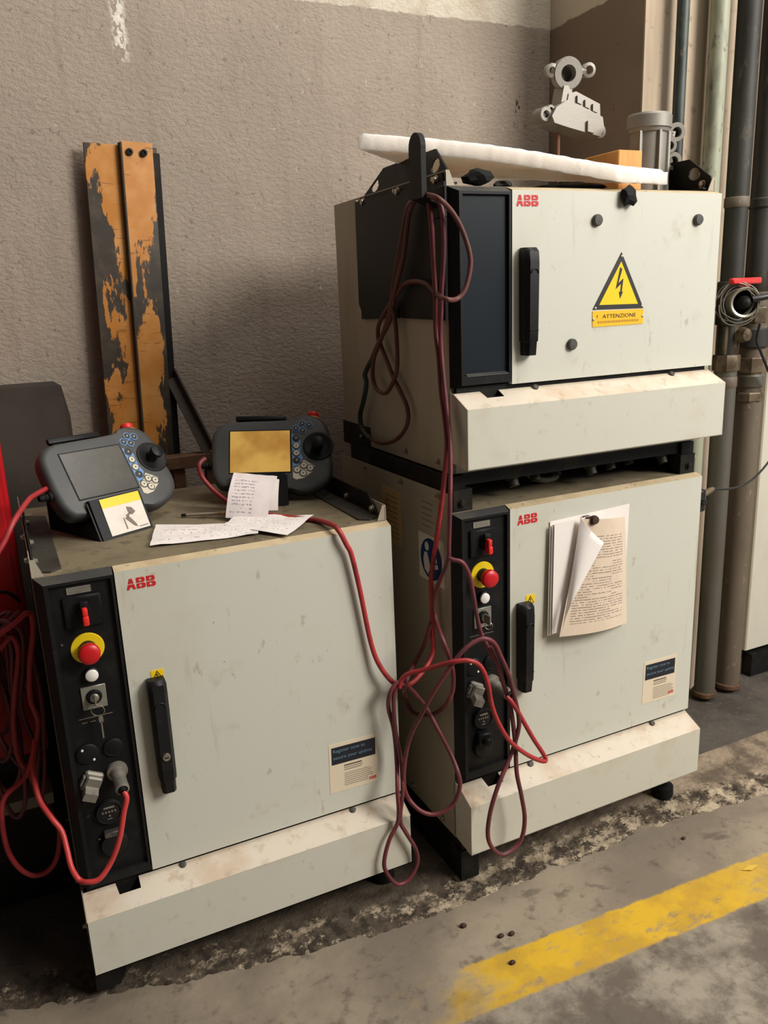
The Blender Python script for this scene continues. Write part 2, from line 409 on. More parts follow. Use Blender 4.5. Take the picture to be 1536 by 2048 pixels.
# ------------------------------------------------------------------ mesh building
class MB:
    def __init__(self):
        self.v, self.f, self.mi = [], [], []
        self.xf = None

    def add(self, verts, faces, m=0):
        o = len(self.v)
        for p in verts:
            p = Vector(p)
            self.v.append(self.xf @ p if self.xf else p)
        for f in faces:
            self.f.append(tuple(i + o for i in f))
            self.mi.append(m)

    def box(self, x0, x1, y0, y1, z0, z1, m=0, bev=0.0, seg=1):
        if bev <= 0:
            vs = [(x, y, z) for z in (z0, z1) for y in (y0, y1) for x in (x0, x1)]
            self.add(vs, [(0, 2, 3, 1), (4, 5, 7, 6), (0, 1, 5, 4), (2, 6, 7, 3), (0, 4, 6, 2), (1, 3, 7, 5)], m)
            return
        bm = bmesh.new()
        bmesh.ops.create_cube(bm, size=1)
        for v in bm.verts:
            v.co = ((x0 + x1) / 2 + v.co.x * (x1 - x0), (y0 + y1) / 2 + v.co.y * (y1 - y0), (z0 + z1) / 2 + v.co.z * (z1 - z0))
        bmesh.ops.bevel(bm, geom=list(bm.edges), offset=bev, segments=seg, profile=.5, affect='EDGES')
        bm.verts.index_update()
        self.add([v.co.copy() for v in bm.verts], [[v.index for v in f.verts] for f in bm.faces], m)
        bm.free()

    def ext(self, pts, vec, m=0):
        """polygon pts (3D) extruded by vec"""
        n = len(pts)
        pts = [Vector(p) for p in pts]
        vec = Vector(vec)
        nr = Vector((0, 0, 0))
        for i in range(n):
            nr += pts[i].cross(pts[(i + 1) % n])
        if nr.dot(vec) > 0:
            pts = pts[::-1]
        vs = pts + [p + vec for p in pts]
        fs = [tuple(range(n)), tuple(range(2 * n - 1, n - 1, -1))]
        fs += [((i + 1) % n, i, n + i, n + (i + 1) % n) for i in range(n)]
        self.add(vs, fs, m)

    def frame(self, d):
        d = Vector(d).normalized()
        a = Vector((0, 0, 1)) if abs(d.z) < .9 else Vector((1, 0, 0))
        u = d.cross(a).normalized()
        return u, d.cross(u).normalized()

    def cyl(self, p0, p1, r0, r1=None, n=16, m=0, capm=None):
        p0, p1 = Vector(p0), Vector(p1)
        r1 = r0 if r1 is None else r1
        u, w = self.frame(p1 - p0)
        vs = []
        for p, r in ((p0, r0), (p1, r1)):
            for i in range(n):
                a = 2 * math.pi * i / n
                vs.append(p + (u * math.cos(a) + w * math.sin(a)) * r)
        self.add(vs, [(i, (i + 1) % n, n + (i + 1) % n, n + i) for i in range(n)], m)
        self.add(vs, [tuple(range(n - 1, -1, -1)), tuple(range(n, 2 * n))], m if capm is None else capm)

    def lathe(self, prof, p0, d, n=20, m=0):
        """prof: (radius, height along d)"""
        p0, d = Vector(p0), Vector(d).normalized()
        u, w = self.frame(d)
        vs = []
        for r, h in prof:
            for i in range(n):
                a = 2 * math.pi * i / n
                vs.append(p0 + d * h + (u * math.cos(a) + w * math.sin(a)) * max(r, 1e-5))
        fs = []
        for k in range(len(prof) - 1):
            fs += [(k * n + i, k * n + (i + 1) % n, (k + 1) * n + (i + 1) % n, (k + 1) * n + i) for i in range(n)]
        self.add(vs, fs, m)

    def tube(self, path, r, n=8, m=0, closed=False, cap=True):
        path = [Vector(p) for p in path]
        N = len(path)
        rings = []
        u = None
        for i in range(N):
            a = path[(i - 1) % N] if (closed or i > 0) else path[0]
            b = path[(i + 1) % N] if (closed or i < N - 1) else path[-1]
            t = (b - a).normalized()
            if u is None:
                u, _ = self.frame(t)
            u = (u - t * u.dot(t))
            if u.length < 1e-6:
                u, _ = self.frame(t)
            u.normalize()
            w = t.cross(u)
            rr = r[i] if isinstance(r, (list, tuple)) else r
            rings.append([path[i] + (u * math.cos(2 * math.pi * k / n) + w * math.sin(2 * math.pi * k / n)) * rr for k in range(n)])
        vs = [p for rg in rings for p in rg]
        fs = []
        M = N if closed else N - 1
        for i in range(M):
            j = (i + 1) % N
            fs += [(i * n + k, i * n + (k + 1) % n, j * n + (k + 1) % n, j * n + k) for k in range(n)]
        if cap and not closed:
            fs.append(tuple(range(n - 1, -1, -1)))
            fs.append(tuple((N - 1) * n + k for k in range(n)))
        self.add(vs, fs, m)

    def torus(self, c, d, R, r, n=24, k=8, m=0):
        c = Vector(c)
        u, w = self.frame(d)
        self.tube([c + (u * math.cos(2 * math.pi * i / n) + w * math.sin(2 * math.pi * i / n)) * R for i in range(n)], r, k, m, closed=True)

    def build(self, name, mats, parent=None, smooth=40, xf=None):
        me = bpy.data.meshes.new(name)
        me.from_pydata([tuple(p) for p in self.v], [], self.f)
        mats = mats if isinstance(mats, (list, tuple)) else [mats]
        for mm in mats:
            me.materials.append(MATS[mm])
        me.polygons.foreach_set('material_index', self.mi)
        me.update()
        if smooth:
            me.polygons.foreach_set('use_smooth', [True] * len(me.polygons))
            me.set_sharp_from_angle(angle=math.radians(smooth))
        o = bpy.data.objects.new(name, me)
        COL.objects.link(o)
        if parent:
            o.parent = parent
        return o


def spline(pts, sub=6):
    pts = [Vector(p) for p in pts]
    out = []
    for i in range(len(pts) - 1):
        p0 = pts[max(i - 1, 0)]
        p1, p2 = pts[i], pts[i + 1]
        p3 = pts[min(i + 2, len(pts) - 1)]
        for k in range(sub):
            t = k / sub
            out.append(.5 * ((2 * p1) + (p2 - p0) * t + (2 * p0 - 5 * p1 + 4 * p2 - p3) * t * t + (3 * p1 - p0 - 3 * p2 + p3) * t ** 3))
    out.append(pts[-1])
    return out


def tag(o, label, cat, group=None):
    o['label'] = label
    o['category'] = cat
    if group:
        o['group'] = group
    return o


def struct(o):
    o['kind'] = 'structure'
    return o


def empty(name, loc, label=None, cat=None, rot=(0, 0, 0), group=None):
    o = bpy.data.objects.new(name, None)
    o.empty_display_size = .05
    COL.objects.link(o)
    o.location = loc
    o.rotation_euler = rot
    if label:
        tag(o, label, cat, group)
    return o


_txt = {}


def text_geo(s):
    if s not in _txt:
        cu = bpy.data.curves.new('lettering', 'FONT')
        cu.body = s
        cu.size = 1
        cu.resolution_u = 2
        ob = bpy.data.objects.new('lettering', cu)
        COL.objects.link(ob)
        dg = bpy.context.evaluated_depsgraph_get()
        me = ob.evaluated_get(dg).to_mesh()
        vs = [v.co.to_2d() for v in me.vertices]
        fs = [tuple(p.vertices) for p in me.polygons]
        bpy.data.objects.remove(ob)
        _txt[s] = (vs, fs)
    return _txt[s]


def put_text(mb, s, to3d, x, y, width, height, m):
    """lettering fitted to width, cap height = height; to3d maps flat (x, y) to a point"""
    vs, fs = text_geo(s)
    x0, x1 = min(v.x for v in vs), max(v.x for v in vs)
    k = width / (x1 - x0)
    kh = height / .7
    mb.add([to3d(x + (v.x - x0) * k, y + v.y * kh) for v in vs], fs, m)


# red three-letter mark, each letter cut by thin slits into four blocks
_A = [[(0, 0), (.17, .46), (.475, .46), (.475, .2), (.36, .2), (.29, 0)], [(.19, .54), (.36, 1), (.475, 1), (.475, .54)]]
_A += [[(1 - px, py) for px, py in q][::-1] for q in _A]
_B = [[(0, .54), (0, 1), (.4, 1), (.4, .82), (.28, .82), (.28, .68), (.4, .68), (.4, .54)],
      [(.47, 1), (.72, 1), (.88, .93), (.93, .8), (.9, .64), (.82, .54), (.47, .54), (.47, .68), (.6, .7), (.62, .76), (.6, .82), (.47, .82)],
      [(0, 0), (0, .46), (.4, .46), (.4, .33), (.28, .33), (.28, .18), (.4, .18), (.4, 0)],
      [(.47, .46), (.84, .46), (.97, .36), (1, .22), (.94, .07), (.78, 0), (.47, 0), (.47, .18), (.62, .2), (.64, .26), (.62, .32), (.47, .33)]]


def logo(mb, to3d, x, y, w, h, m, thick=None):
    lw = w * .31
    for i, L in enumerate((_A, _B, _B)):
        for q in L:
            pts = [to3d(x + i * w * .345 + px * lw, y + py * h) for px, py in q]
            if thick:
                mb.ext(pts, thick, m)
            else:
                mb.add(pts, [tuple(range(len(pts)))], m)


BOLT = [(-.35, 1), (.35, 1), (-.02, .62), (.62, .62), (.18, .22), (.5, .22), (.02, -.12), (-.12, .3), (.1, .3), (-.02, .5), (-.6, .5)]

# ------------------------------------------------------------------ room shell
def grid_mesh(name, nx, ny, fn, mat):
    vs = [fn(i / nx, j / ny) for j in range(ny + 1) for i in range(nx + 1)]
    fs = [(j * (nx + 1) + i, j * (nx + 1) + i + 1, (j + 1) * (nx + 1) + i + 1, (j + 1) * (nx + 1) + i) for j in range(ny) for i in range(nx)]
    mb = MB()
    mb.add(vs, fs)
    return mb.build(name, mat, smooth=180)


WALL_Y = .82


def kerb_y(x):
    P = [(-3, .42), (-.19, .05), (.37, -.085), (.77, -.135), (1.41, -.122), (1.81, -.165), (5, -.33)]
    for (a, b), (c, d) in zip(P, P[1:]):
        if x <= c:
            return b + (d - b) * (x - a) / (c - a)
    return P[-1][1]


struct(grid_mesh('floor', 60, 60, lambda a, b: (-3 + 8 * a, -5.5 + 6.2 * b, -.02), 'floor_concrete'))


def kerb_pt(a, b):
    x = -3 + 8 * a
    yk = kerb_y(x) + .018 * mnoise.noise((x * 9, 3.1, 0)) + .008 * mnoise.noise((x * 31, 1.1, 0))
    back = max(.06, kerb_y(x) + .12)
    prof = [(0, -.03), (.004, -.0205), (.016, -.017), (.032, -.013), (.048, -.009), (.064, -.0055), (.082, -.001), (.095, .0005), (1, .0005)]
    k = min(int(b * 8 + 1e-6), 8)
    d, z = prof[k]
    yy = back if k == 8 else yk + d
    z += (.006 if k < 7 else .0008) * mnoise.noise((x * 40, yy * 60, 2.2)) * (0 if k in (0,) else 1)
    return (x, yy, z)


struct(grid_mesh('trim_1', 800, 8, kerb_pt, 'kerb_concrete'))
struct(grid_mesh('floor_asphalt', 40, 4, lambda a, b: (-3 + 8 * a, (max(.06, kerb_y(-3 + 8 * a) + .12)) * (1 - b) + 1.0 * b, -.003), 'floor_asphalt'))

mb = MB(); mb.box(-3, 1.84, WALL_Y, WALL_Y + .15, -.05, 3.6)
struct(mb.build('wall_back', 'wall_render', smooth=0))
mb = MB(); mb.box(1.743, 1.84, .4, WALL_Y, -.05, 3.6)
struct(mb.build('wall_right', 'wall_smooth_brown', smooth=0))
mb = MB(); mb.box(1.745, 5, .392, .55, -.05, 3.6)
struct(mb.build('wall_column', 'wall_column_plaster', smooth=0))

# ------------------------------------------------------------------ controller cabinets
W, P, T, D = .725, .1405, .0225, .6215
PA, PB, PD, BV = .0385, .1668, .0475, .0075


def plinth_cover(root, z0, notch=(.066, .113)):
    """folded sheet cover along the foot: sloping top with a notch, upright front, two ends"""
    mb = MB()
    th = .0018
    ys, yf = .010, -PD
    zt, zf, zb = z0 - .0107, z0 - PA, z0 - PB
    a = Vector((0, ys, zt)); b = Vector((0, yf, zf))
    nrm = Vector((0, -(zt - zf), 0)) + Vector((0, 0, ys - yf))
    nrm = Vector((0, -(zt - zf), (ys - yf))).normalized()

    def sl(x, t):
        p = a + (b - a) * t
        return (x, p.y, p.z)
    n0, n1 = notch
    poly = [sl(0, 0), sl(n0, 0), sl(n0 + .004, .42), sl(n1, .42), sl(n1, 0), sl(W, 0), sl(W, 1), sl(0, 1)]
    mb.ext(poly, -nrm * th, 1)
    mb.ext([(0, yf, zb), (W, yf, zb), (W, yf, zf), (0, yf, zf)], (0, th, 0))
    for x, d in ((0, th), (W, -th)):
        mb.ext([(x, ys + .02, zb + .008), (x, yf, zb), (x, yf, zf), (x, ys, zt), (x, ys + .02, zt)], (d, 0, 0))
    mb.ext([(0, yf, zb), (W, yf, zb), (W, yf + .02, zb), (0, yf + .02, zb)], (0, 0, th))
    return mb.build('plinth_cover', ['plinth_paint', 'fold_dust'], root, smooth=20)


def door_handle(door, z1, zt, zb, keyhole, x0=.1745):
    mb = MB()
    x1 = x0 + .036
    # swing handle: rounded body, thumb recess ridge, lower foot
    prof = [(x0, -.002), (x0, -.024), (x0 + .007, -.033), (x1 - .007, -.033), (x1, -.024), (x1, -.002)]
    top, bot = z1 + zt, z1 + zb
    secs = [(top, .9, .62), (top - .008, 1, .9), (top - .03, 1, 1), (bot + .05, .96, .96), (bot + .03, .94, .94), (bot + .028, .8, .9), (bot, .78, .8)]
    cx = (x0 + x1) / 2
    vs, fs = [], []
    for z, sx, sy in secs:
        for x, y in prof:
            vs.append((cx + (x - cx) * sx, -.002 + (y + .002) * sy, z))
    n = len(prof)
    for k in range(len(secs) - 1):
        fs += [(k * n + i, k * n + (i + 1) % n, (k + 1) * n + (i + 1) % n, (k + 1) * n + i) for i in range(n)]
    fs += [tuple(range(n - 1, -1, -1)), tuple((len(secs) - 1) * n + i for i in range(n))]
    mb.add(vs, fs, 0)
    arc = [(cx + .009 * math.cos(t), -.0335, top - .052 + .009 * math.sin(t)) for t in [math.pi * k / 8 for k in range(9)]]
    mb.tube(arc, .0014, 6, 0)
    mb.box(cx - .011, cx + .011, -.0338, -.032, bot + .052, bot + .0535, 0)
    if keyhole:
        mb.cyl((cx, -.032, z1 + keyhole), (cx, -.036, z1 + keyhole), .0085, .0075, 16, 1)
        mb.box(cx - .004, cx + .004, -.0366, -.0355, z1 + keyhole - .0012, z1 + keyhole + .0012, 0)
    return mb.build('door_handle', ['black_plastic', 'zinc'], door, smooth=35)


def warning_square(door, z1, x=.186, z=-.244, s=.0245):
    mb = MB()
    z += z1
    mb.box(x, x + s, -.0007, .0005, z, z + s * .9, 0)
    f = lambda a, b: (x + s * a, -.0009, z + s * .9 * b)
    mb.add([f(.06, .05), f(.94, .05), f(.5, .93)], [(0, 1, 2)], 1)
    g = lambda a, b: (x + s * a, -.0011, z + s * .9 * b)
    mb.add([g(.17, .12), g(.83, .12), g(.5, .78)], [(0, 1, 2)], 0)
    h = lambda a, b: (x + s * (.5 + a * .2), -.0013, z + s * .9 * (.24 + b * .4))
    mb.add([h(*q) for q in BOLT], [tuple(range(len(BOLT)))], 1)
    return mb.build('warning_sticker', ['sticker_yellow', 'print_black'], door, smooth=0)


def register_sticker(door, z1, x, z, w=.121, hgt=.123, tilt=-.02):
    mb = MB()
    z += z1
    ct, st = math.cos(tilt), math.sin(tilt)

    def at(dep):
        return lambda a, b: (x + a * ct - b * st, dep, z + a * st + b * ct)
    f0, f1, f2 = at(-.0006), at(-.0009), at(-.0012)
    mb.ext([f0(0, 0), f0(w, 0), f0(w, hgt), f0(0, hgt)], (0, .0006, 0), 0)
    mb.add([f1(.006, hgt - .052), f1(w - .006, hgt - .052), f1(w - .006, hgt - .009), f1(.006, hgt - .009)], [(0, 1, 2, 3)], 1)
    put_text(mb, 'Register now to', f2, .010, hgt - .0225, .079, .0085, 2)
    put_text(mb, 'secure your uptime', f2, .010, hgt - .0395, .096, .0085, 2)
    rnd = random.Random(3)
    for k in range(3):
        b = hgt - .061 - k * .0055
        mb.add([f1(.036, b), f1(.036 + .044 + .004 * (k % 2), b), f1(.036 + .044, b + .0026), f1(.036, b + .0026)], [(0, 1, 2, 3)], 4 if k else 3)
    for k in range(7):
        b = hgt - .081 - k * .005
        ln = .058 + .022 * rnd.random()
        mb.add([f1(.036, b), f1(.036 + ln, b), f1(.036 + ln, b + .0018), f1(.036, b + .0018)], [(0, 1, 2, 3)], 4)
    logo(mb, f2, w - .024, .010, .019, .007, 5)
    return mb.build('registration_sticker', ['sticker_cream', 'print_navy', 'print_blue_grey', 'print_black', 'print_fine', 'logo_red'], door, smooth=0)


def brand_mark(door, z1, x=.1615, z=-.0475, w=.055, h=.022):
    mb = MB()
    logo(mb, lambda a, b: (x + a, -.0008, z1 + z + b), 0, 0, w, h, 0, thick=(0, .0012, 0))
    return mb.build('brand_mark', 'logo_red', door, smooth=0)


def panel_frame(root, z0, z1, mat_in):
    """black moulded frame with chamfered rim around a sunk panel"""
    mb = MB()
    x0, x1, b = 0, P, .0
    rim, dep = .017, .008
    outer = [(x0, z0), (x1, z0), (x1, z1), (x0, z1)]
    o2 = [(x0 + .016, z0 + .006), (x1 - .001, z0 + .006), (x1 - .001, z1 - .0115), (x0 + .016, z1 - .0115)]
    inn = [(x0 + .024, z0 + .026), (x1 - .006, z0 + .026), (x1 - .006, z1 - .017), (x0 + .024, z1 - .017)]
    L0 = [(x, T, z) for x, z in outer]
    L1 = [(x, 0, z) for x, z in o2]
    L2 = [(x, 0, z) for x, z in inn]
    L3 = [(x, dep, z) for x, z in inn]
    vs = L0 + L1 + L2 + L3
    for k in range(3):
        for i in range(4):
            j = (i + 1) % 4
            mb.add([vs[k * 4 + i], vs[k * 4 + j], vs[k * 4 + 4 + j], vs[k * 4 + 4 + i]], [(0, 1, 2, 3)], 1 if (k == 0 and i == 2) else 0)
    mb.add(L3, [(0, 1, 2, 3)], 2)
    mb.add(L0, [(3, 2, 1, 0)], 0)
    return mb.build('control_panel', ['black_plastic', 'bevel_black', mat_in], root, smooth=0)


def panel_controls(pan, z1, dx, key_ring):
    Y0 = .008

    def mk(name, mats, fn, smooth=40):
        mb = MB(); fn(mb)
        return mb.build(name, mats, pan, smooth)
    X = lambda x: x + dx
    Z = lambda z: z1 + z

    def f(mb):
        mb.box(X(.0545), X(.098), Y0 - .002, Y0 + .001, Z(-.0385), Z(-.025), 0)
        for k in range(2):
            mb.box(X(.060), X(.092), Y0 - .0023, Y0 - .001, Z(-.030 - k * .0045), Z(-.0285 - k * .0045), 1)
    mk('label_plate', ['steel_plate', 'print_grey'], f)

    def f(mb):
        mb.box(X(.044), X(.113), Y0 - .006, Y0 + .001, Z(-.106), Z(-.0425), 0, .002)
        mb.box(X(.047), X(.110), Y0 - .0065, Y0 - .004, Z(-.103), Z(-.0455), 0, .001)
        mb.cyl((X(.080), Y0 - .006, Z(-.075)), (X(.080), Y0 - .016, Z(-.075)), .014, .012, 20, 0)
    sw = mk('rotary_switch', ['panel_black'], f)

    def f(mb):
        cx = X(.080)
        mb.box(cx - .0055, cx + .0055, Y0 - .034, Y0 - .014, Z(-.095), Z(-.076), 0, .003, 2)
        mb.box(cx - .005, cx + .005, Y0 - .032, Y0 - .014, Z(-.0765), Z(-.061), 0, .003, 2)
        mb.box(cx - .008, cx + .008, Y0 - .022, Y0 - .012, Z(-.066), Z(-.050), 1, .003, 2)
    mk('switch_grip', ['bright_red', 'panel_black'], f)

    def f(mb):
        c = (X(.0775), Y0, Z(-.1505))
        mb.lathe([(0, .0025), (.030, .0025), (.031, .001), (.031, -.001)], c, (0, -1, 0), 32, 0)
        mb.lathe([(.016, 0), (.016, .012), (.0145, .024), (0, .024)], c, (0, -1, 0), 24, 1)
        mb.lathe([(.014, .022), (.0195, .024), (.0205, .030), (.0195, .037), (.015, .0405), (.008, .0415), (0, .0418)], c, (0, -1, 0), 28, 2)
    mk('emergency_stop', ['yellow_plastic', 'panel_black', 'red_plastic'], f)

    def f(mb):
        c = (X(.0775), Y0, Z(-.2035))
        mb.lathe([(.0145, 0), (.0145, .009), (.0125, .0105)], c, (0, -1, 0), 24, 0)
        mb.lathe([(.0122, .008), (.012, .0125), (.010, .014), (0, .0145)], c, (0, -1, 0), 24, 1)
    mk('push_button', ['panel_black', 'white_plastic'], f)

    def f(mb):
        mb.box(X(.0535), X(.0995), Y0 - .003, Y0 + .001, Z(-.2765), Z(-.229), 0, .0008)
        c = (X(.0765), Y0 - .002, Z(-.251))
        mb.lathe([(.0150, 0), (.0150, .003), (.0130, .006), (0, .006)], c, (0, -1, 0), 24, 1)
        mb.lathe([(.0085, .005), (.0085, .010), (.006, .0115), (0, .0115)], c, (0, -1, 0), 20, 2)
    ks = mk('key_switch', ['steel_plate', 'panel_black', 'zinc'], f)

    def f(mb):
        mb.box(X(.0435), X(.1065), Y0 - .0006, Y0 + .0005, Z(-.2948), Z(-.2936), 0)
        for k in range(3):
            mb.box(X(.048 + k * .015), X(.058 + k * .015), Y0 - .0005, Y0 + .0005, Z(-.3040), Z(-.3026), 0)
    mk('printed_line', ['print_grey'], f)
    if key_ring:
        def f(mb):
            cx = X(.0765)
            mb.box(cx - .0012, cx + .0012, Y0 - .030, Y0 - .013, Z(-.262), Z(-.243), 0)
            mb.torus((cx + .002, Y0 - .023, Z(-.272)), (0.35, 1, .1), .0125, .0008, 24, 6, 0)
            mb.box(cx + .002, cx + .0095, Y0 - .020, Y0 - .0185, Z(-.300), Z(-.284), 0)
            mb.box(cx + .0045, cx + .0072, Y0 - .020, Y0 - .0185, Z(-.334), Z(-.298), 0)
        mk('key', ['zinc'], f)
    else:
        def f(mb):
            cx = X(.0765)
            mb.box(cx - .001, cx + .001, Y0 - .034, Y0 - .013, Z(-.262), Z(-.240), 0)
            mb.torus((cx + .002, Y0 - .024, Z(-.266)), (.8, 1, .1), .009, .0008, 20, 6, 0)
        mk('key', ['zinc'], f)

    def f(mb):
        c = (X(.0497), Y0, Z(-.3685))
        mb.lathe([(.0215, 0), (.0215, .004), (.019, .006), (0, .006)], c, (0, -1, 0), 24, 0)
        for ax, az in ((-.009, .0115), (.0105, -.0130)):
            mb.lathe([(.0026, .005), (.0024, .0075), (0, .008)], (c[0] + ax, c[1], c[2] + az), (0, -1, 0), 10, 1)
    mk('blank_cover', ['panel_black', 'white_plastic'], f)

    def f(mb):
        c = (X(.0985), Y0, Z(-.3680))
        mb.lathe([(.0195, 0), (.0195, .004), (.0175, .0055), (0, .0055)], c, (0, -1, 0), 24, 0)
        mb.torus((c[0], c[1] - .005, c[2]), (0, 1, 0), .016, .0006, 24, 4, 1)
    mk('blank_cover', ['panel_black', 'grey_black_metal'], f)

    def f(mb):                                   # hooded square connector, set diagonally
        mb.xf = Matrix.Translation((X(.0500), Y0, Z(-.4270))) @ Matrix.Rotation(math.radians(28), 4, 'Y')
        mb.box(-.0185, .0185, -.012, .001, -.020, .020, 0, .004)
        mb.box(-.0155, .0155, -.024, -.010, -.016, .016, 0, .003)
        mb.ext([(-.013, -.022, -.002), (.013, -.022, -.002), (.013, -.040, -.010), (-.013, -.040, -.010)], (0, .0, -.016), 0)
        mb.box(-.021, -.0165, -.016, -.004, -.010, .010, 0, .001)
        mb.xf = None
    mk('square_connector', ['connector_grey'], f, 25)

    def f(mb):
        c = Vector((X(.0995), Y0, Z(-.4215)))
        d = Vector((.02, -1, -.16) if key_ring else (.16, -1, -.12)).normalized()
        mb.lathe([(.0205, -.003), (.0205, .006), (.015, .008), (.0135, .014), (.0140, .022), (.0128, .024), (.0128, .05), (.0135, .052), (.0135, .060), (.0100, .062), (.0085, .060), (.0085, .05)], c, d, 24, 0)
        mb.lathe([(.0088, .058), (.0075, .060), (.006, .070)], c, d, 16, 1)
    mk('cable_plug', ['connector_grey', 'rubber'], f)

    def f(mb):
        c = (X(.0735), Y0, Z(-.5055))
        mb.lathe([(.0265, 0), (.0265, .006), (.0245, .009), (.0225, .0085), (.0222, .006), (0, .006)], c, (0, -1, 0), 32, 0)
        mb.box(c[0] - .010, c[0] + .011, Y0 - .0072, Y0 - .005, c[2] + .009, c[2] + .0125, 1)
        for k in range(5):
            mb.box(c[0] - .014 + k * .006, c[0] - .0105 + k * .006, Y0 - .0068, Y0 - .005, c[2] - .001, c[2] + .003, 2)
        mb.box(c[0] - .001, c[0] + .002, Y0 - .0068, Y0 - .005, c[2] - .010, c[2] - .006, 1)
        mb.box(c[0] - .005, c[0] + .005, Y0 - .0068, Y0 - .005, c[2] - .0155, c[2] - .014, 2)
    mk('hour_meter', ['black_plastic', 'steel_plate', 'print_grey'], f)

    def f(mb):
        c = (X(.0745), Y0, Z(-.580))
        mb.lathe([(.0275, 0), (.0275, .006), (.0245, .010), (0, .012)], c, (0, -1, 0), 28, 0)
        if key_ring:
            mb.box(c[0] - .017, c[0] + .017, Y0 - .016, Y0, c[2] + .022, c[2] + .034, 1, .002)
            mb.lathe([(.0024, 0), (.002, .002), (0, .0025)], (c[0] - .026, Y0 - .001, c[2] + .018), (0, -1, 0), 8, 2)
        else:
            mb.box(c[0] - .020, c[0] + .016, Y0 - .020, Y0, c[2] + .010, c[2] + .042, 0, .004)
            mb.box(c[0] - .012, c[0] + .008, Y0 - .036, Y0 - .01, c[2] + .014, c[2] + .036, 0, .005)
    mk('service_socket', ['black_plastic', 'grey_black_metal', 'zinc'], f)

    for k in range(2):
        def f(mb):
            mb.lathe([(.003, 0), (.0026, .0015), (0, .002)], (X(.033), Y0, Z(-.135 - k * .37)), (0, -1, 0), 10, 0)
        mk('panel_screw', ['grey_black_metal'], f)


def hex_bolt(mb, p, d, r=.0075, m=0):
    mb.lathe([(r * 1.5, 0), (r * 1.5, .002), (r, .002), (r, .007), (r * .8, .008), (0, .008)], p, d, 10, m)


def bracket_upright(root, x, z1, side):
    """angle iron with two slots standing on the side edge of the top"""
    mb = MB()
    y0, y1 = .03, .44
    zb, zt = z1 + .004, z1 + .076
    s = side
    lean = .014 * s

    def pt(y, z):
        return (x + lean * (z - zb) / (zt - zb), y, z)
    # plate with slots: built as vertical strips
    prof = [(y0, .026), (y0 + .06, .072), (y1 - .10, .072), (y1, .02)]

    def topz(y):
        for (a, b), (c, d) in zip(prof, prof[1:]):
            if y <= c + 1e-9:
                return zb + b + (d - b) * (y - a) / (c - a)
    slots = [(y0 + .030, y0 + .068), (y1 - .085, y1 - .040)]
    ysteps = sorted(set([y0, y1, y0 + .06, y1 - .10] + [q for sl in slots for q in [sl[0] + (sl[1] - sl[0]) * t / 8 for t in range(9)]]))
    for a, b in zip(ysteps, ysteps[1:]):
        mid = (a + b) / 2
        hole = None
        for q0, q1 in slots:
            if q0 < mid < q1:
                def hz(y, q0=q0, q1=q1):
                    t = (y - (q0 + q1) / 2) / ((q1 - q0) / 2)
                    return max(0, 1 - t * t) ** .5
                hole = hz
        if hole is None:
            mb.ext([pt(a, zb), pt(b, zb), pt(b, topz(b)), pt(a, topz(a))], (.004 * s, 0, 0))
        else:
            h0 = lambda y: zb + .036 - .012 * hole(y)
            h1 = lambda y: min(zb + .036 + .016 * hole(y), topz(y) - .004)
            mb.ext([pt(a, zb), pt(b, zb), pt(b, h0(b)), pt(a, h0(a))], (.004 * s, 0, 0))
            mb.ext([pt(a, h1(a)), pt(b, h1(b)), pt(b, topz(b)), pt(a, topz(a))], (.004 * s, 0, 0))
    mb.box(min(x, x + .03 * s), max(x, x + .03 * s), y0, y1, zb - .003, zb + .001)
    mb.box(min(x - .004 * s, x), max(x - .004 * s, x), y0, y1, zb - .016, zb + .018)
    o = mb.build('lifting_bracket', 'dark_metal', root, smooth=0)
    return o


